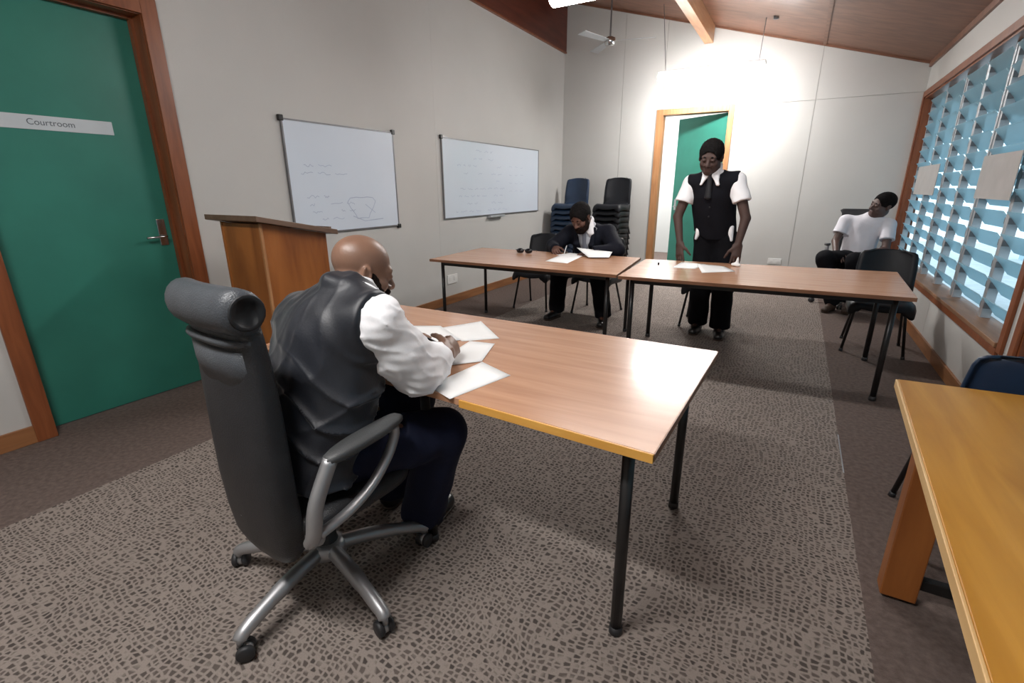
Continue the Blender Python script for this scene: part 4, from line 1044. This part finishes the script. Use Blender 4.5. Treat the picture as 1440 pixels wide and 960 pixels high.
# ---- the jacketed man sitting at the left-hand table
J = dict(pel=V3(-1.85,5.12,.545), chest=V3(-1.865,4.965,.83), neck=V3(-1.875,4.90,.985), head=V3(-1.915,4.80,1.065), hk=1.10, hR=yaw_pitch(math.pi-.20,.62,.08),
    shR=V3(-2.07,4.95,.90), shL=V3(-1.665,4.94,.91), elR=V3(-2.20,4.77,.765), elL=V3(-1.50,4.76,.77), wrR=V3(-2.10,4.60,.765), wrL=V3(-1.70,4.63,.755),
    hipR=V3(-1.94,5.08,.525), hipL=V3(-1.75,5.08,.525), knR=V3(-2.09,4.70,.535), knL=V3(-1.66,4.69,.535), anR=V3(-2.14,4.76,.10), anL=V3(-1.60,4.74,.10), toeR=V3(-2.17,4.54,0), toeL=V3(-1.55,4.51,0))
J['handR'] = (unit((.42,-.85,-.12)), V3(.5,.1,-.8), V3(.75,.1,.55), 1.05, (.8,.95,1.0,1.05), .5)
J['handL'] = (unit((-.6,-.7,-.12)), V3(0,0,-1), V3(-.6,.6,0), 1.05, (.15,.15,.18,.2), .05)
pa = thing('person', 'bearded man in dark jacket and grey tie writing at the left table', 'person', (-1.86,5.0,0))
sdf_obj('body', body(J, 1.0), .006, [M['skin_a'],M['beard'],M['lip']], pa, None, face_mats(J))
eyes(J, pa); hair_cap(J, .014, .038, -.040, pa, lump=.004, seed=6)
beard(J, pa, .0055)
Rt = frame((-.06,-.9,-.35), (0,-.35,.93))
sh = torso(J, 1.0, (.122,.125), 1.25, .060, .0); sdf_obj('shirt', sh, .007, M['shirt_g'], pa, folds(.002, 40, 51))
s = Sdf(); collar_wings(s, J, Rt, 1.10, .085, .080); s.cap(J['neck']+Rt@V3(.066,.03,.045), J['neck']+Rt@V3(.085,.085,-.045), .014, .020, .02, (Rt[:,0],1.6)); sdf_obj('collar', s, .005, M['shirt'], pa, None, None, 8)
s = Sdf(); n = J['neck']; s.cap(n+Rt@V3(0,.090,.0), n+Rt@V3(0,.098,-.04), .020, .014, .01); s.cap(n+Rt@V3(0,.098,-.04), J['chest']+Rt@V3(0,.136,-.10), .013, .022, .01, (Rt[:,0],1.6))
sdf_obj('tie', s, .006, M['tie_g'], pa)
ja = torso(J, 1.0, (.140,.146), 1.36, .080, -.03)
for q in 'LR': sleeve(ja, J, q, 1.0, (.088,.074,.050))
ja.ell(J['neck']+V3(0,-.03,.04), (.105,.10,.085), None, .01, 's'); ja.wedge(J['chest']+Rt@V3(0,.02,-.24), Rt[:,0], Rt[:,2], Rt[:,1], .125, .46)
jo = sdf_obj('jacket', ja, .007, M['jacket'], pa, folds(.004, 36, 53))
s = Sdf()
for sx in (-1,1): s.cap(n+Rt@V3(sx*.105,.055,.0), J['chest']+Rt@V3(sx*.085,.150,.02), .012, .018, .02, (Rt[:,0],1.7)); s.cap(J['chest']+Rt@V3(sx*.085,.150,.02), J['chest']+Rt@V3(sx*.03,.158,-.14), .016, .006, .02, (Rt[:,0],1.7))
sdf_obj('lapel', s, .006, M['jacket'], jo)
sdf_obj('trousers', trousers(J, 1.0, (.108,.092,.085), .05), .008, M['trouser_k'], pa, folds(.004, 32, 55))
for q in 'LR': shoe(J, q, pa, 1.05)
e0, t0 = J['fingR']
pen(t0*.5+e0[0]*.5+V3(.02,-.05,-.035), t0*.5+e0[0]*.5+V3(.015,.045,.075), M['white'], 'white pen held by the jacketed man')

# ---- the man lounging in the corner
J = dict(pel=V3(.66,6.82,.575), chest=V3(.685,6.87,.89), neck=V3(.755,6.845,1.045), head=V3(.80,6.80,1.165), hk=1.10, hR=yaw_pitch(math.pi-1.0,.05,-.30),
    shR=V3(.50,6.86,.985), shL=V3(.90,6.80,.955), elR=V3(.435,6.78,.76), elL=V3(.90,6.66,.70), wrR=V3(.45,6.60,.64), wrL=V3(.72,6.52,.66),
    hipR=V3(.58,6.76,.555), hipL=V3(.76,6.76,.555), knR=V3(.345,6.40,.60), knL=V3(.62,6.36,.60), anR=V3(.47,6.48,.13), anL=V3(.36,6.32,.56), toeR=V3(.40,6.30,0), toeL=V3(.25,6.25,.5))
J['anR'] = V3(.50,6.55,.10); J['toeR'] = V3(.42,6.35,0); J['anL'] = V3(.66,6.58,.10); J['toeL'] = V3(.62,6.36,0)
J['handR'] = (unit((.25,-.9,-.25)), V3(.2,-.2,-1), V3(.9,.2,.1), 1.05, (.3,.3,.35,.4), .1)
J['handL'] = (unit((-.75,-.5,-.15)), V3(.1,-.2,-1), V3(-.3,.8,.2), 1.05, (.3,.3,.35,.4), .1)
pr = thing('person', 'man in white T-shirt lounging in the armchair in the far right corner', 'person', (.66,6.75,0))
sdf_obj('body', body(J, 1.0), .0065, [M['skin_r'],M['beard'],M['lip']], pr, None, face_mats(J))
eyes(J, pr); hair_cap(J, .005, .036, -.035, pr, lump=.0015, seed=9)
sh = torso(J, 1.0, (.125,.130), 1.30, .060, -.02)
for q in 'LR': sleeve(sh, J, q, 1.0, (.066,.072,.05), .62, False)
sh.ell(J['neck']+V3(.02,-.03,.045), (.085,.09,.06), None, .01, 's'); sh.cut(J['pel']+V3(0,0,-.07), V3(0,0,-1), .35)
sdf_obj('tshirt', sh, .007, M['tee'], pr, folds(.0035, 40, 61))
sdf_obj('trousers', trousers(J, 1.0, (.108,.088,.075), .04), .008, M['trouser_k'], pr, folds(.004, 32, 63))
for q in 'LR': shoe(J, q, pr, 1.0, 'sole')

# ------------------------------------------------------------------ papers and small things on the tables
def sheet(pts, label, z=TZ+.0006, m='paper', th=.0012, lift=None):
    c = sum((Vector(p) for p in pts), Vector((0,0)))/4; t = None
    bm = BM(); n = 6; G = []
    lf = lift or (lambda u, v: 0)
    for s0 in (0, th):
        g = []
        for i in range(n+1):
            row = []
            for j in range(n+1):
                u, v = i/n, j/n
                p = (Vector(pts[0])*(1-u)+Vector(pts[1])*u)*(1-v)+(Vector(pts[3])*(1-u)+Vector(pts[2])*u)*v
                row.append(bm.verts.new((p.x-c.x, p.y-c.y, s0+lf(u,v))))
            g.append(row)
        G.append(g)
    for gi, g in enumerate(G):
        for i in range(n):
            for j in range(n):
                f = (g[i][j],g[i+1][j],g[i+1][j+1],g[i][j+1]); bm.faces.new(f if gi else f[::-1])
    a, b = G
    for i in range(n):
        bm.faces.new((a[i][0],a[i+1][0],b[i+1][0],b[i][0])); bm.faces.new((a[i][n],b[i][n],b[i+1][n],a[i+1][n]))
        bm.faces.new((a[0][i],b[0][i],b[0][i+1],a[0][i+1])); bm.faces.new((a[n][i],a[n][i+1],b[n][i+1],b[n][i]))
    o = fin('paper_sheet', bm, M[m], None, True); o.location = (c.x,c.y,z); tag(o, label, 'paper', None); return o
sheet([(-.97,1.475),(-.805,1.405),(-.872,1.135),(-1.00,1.185)], 'white paper overhanging the near edge of the writing table', TZ+.0006)
sheet([(-1.30,1.975),(-1.07,1.77),(-1.19,1.655),(-1.41,1.77)], 'white paper lying farthest from the bald man beyond his pen hand', TZ+.0006)
sheet([(-1.16,1.67),(-1.045,1.69),(-.972,1.475),(-1.11,1.32)], 'white paper under the writing hand of the bald man', TZ+.0022)
sheet([(-1.42,1.80),(-1.20,1.66),(-1.36,1.45),(-1.60,1.70)], 'white paper under the left forearm of the bald man', TZ+.0040)
sheet([(-1.93,4.02),(-1.70,3.99),(-1.76,4.52),(-1.99,4.56)], 'white sheet lying flat in front of the jacketed man', TZ+.0006)
sheet([(-2.02,4.45),(-1.80,4.36),(-1.72,4.60),(-1.96,4.66)], 'white sheet tucked behind the flat sheet under the jacketed man\'s hands', TZ+.0022)
pad = sheet([(-1.645,4.36),(-1.47,4.44),(-1.50,4.62),(-1.86,4.59)], 'white writing pad propped up beside the jacketed man\'s papers', TZ+.004, lift=lambda u, v: .008+.055*v*(1-.45*u))
sheet([(-.835,4.18),(-.66,4.20),(-.62,4.50),(-.83,4.52)], 'left white paper in front of the standing man', TZ+.0006)
sheet([(-.575,4.01),(-.355,4.20),(-.47,4.44),(-.685,4.42)], 'right white paper in front of the standing man', TZ+.0022, lift=lambda u, v: .010*(1-u)*(v))
s = Sdf(); p = V3(-.385,4.50,TZ); s.cap(p+V3(-.02,0,.014), p+V3(.03,-.01,.012), .014, .012, .01); s.cap(p+V3(.005,.01,.02), p+V3(.012,.02,.075), .018, .003, .02); s.cut(p+V3(0,0,.0012), V3(0,0,-1), .15)
o = sdf_obj('crumpled_tissue', s, .004, M['paper'], None, folds(.003, 120, 71)); tag(o, 'crumpled white tissue under the standing man\'s left hand', 'tissue')
bm = BM(); tube(bm, [(-.975,4.285,TZ+.0005),(-.975,4.285,TZ+.018),(-.975,4.285,TZ+.022)], [.008,.0075,.005], 10); o = fin('marker_pen_lid', bm, M['blk'], None, True); tag(o, 'tiny dark pen cap standing at the left end of the right table', 'cap')
# dark sunglasses on the left table
t = thing('sunglasses', 'black sunglasses lying folded open on the left table', 'sunglasses', (-2.36,4.42,TZ), R_(8))
for sx in (-1,1):
    s = Sdf(); s.ell((sx*.045,.0,.026), (.040,.024,.026), None, .01); s.cut((sx*.045,.012,.026), V3(0,1,0), .08); s.cut((0,0,.001), V3(0,0,-1), .15)
    v, q = s.mesh(.004); me = bpy.data.meshes.new('lens'); me.from_pydata(v.tolist(), [], q.tolist()); me.materials.append(M['lens']); me.polygons.foreach_set('use_smooth', [True]*len(q))
    l = link(bpy.data.objects.new('lens', me)); l.parent = t
bm = BM(); tube(bm, [(-.012,-.002,.034),(0,-.004,.038),(.012,-.002,.034)], .004, 8); fin('bridge', bm, M['lens'], t, True)
for sx in (-1,1):
    bm = BM(); tube(bm, [(sx*.082,.0,.034),(sx*.105,.03,.032),(sx*(.115 if sx < 0 else .10),.10,.022),(sx*(.10 if sx < 0 else .085),.135,.006)], .004, 8); fin('temple_arm', bm, M['lens'], t, True)
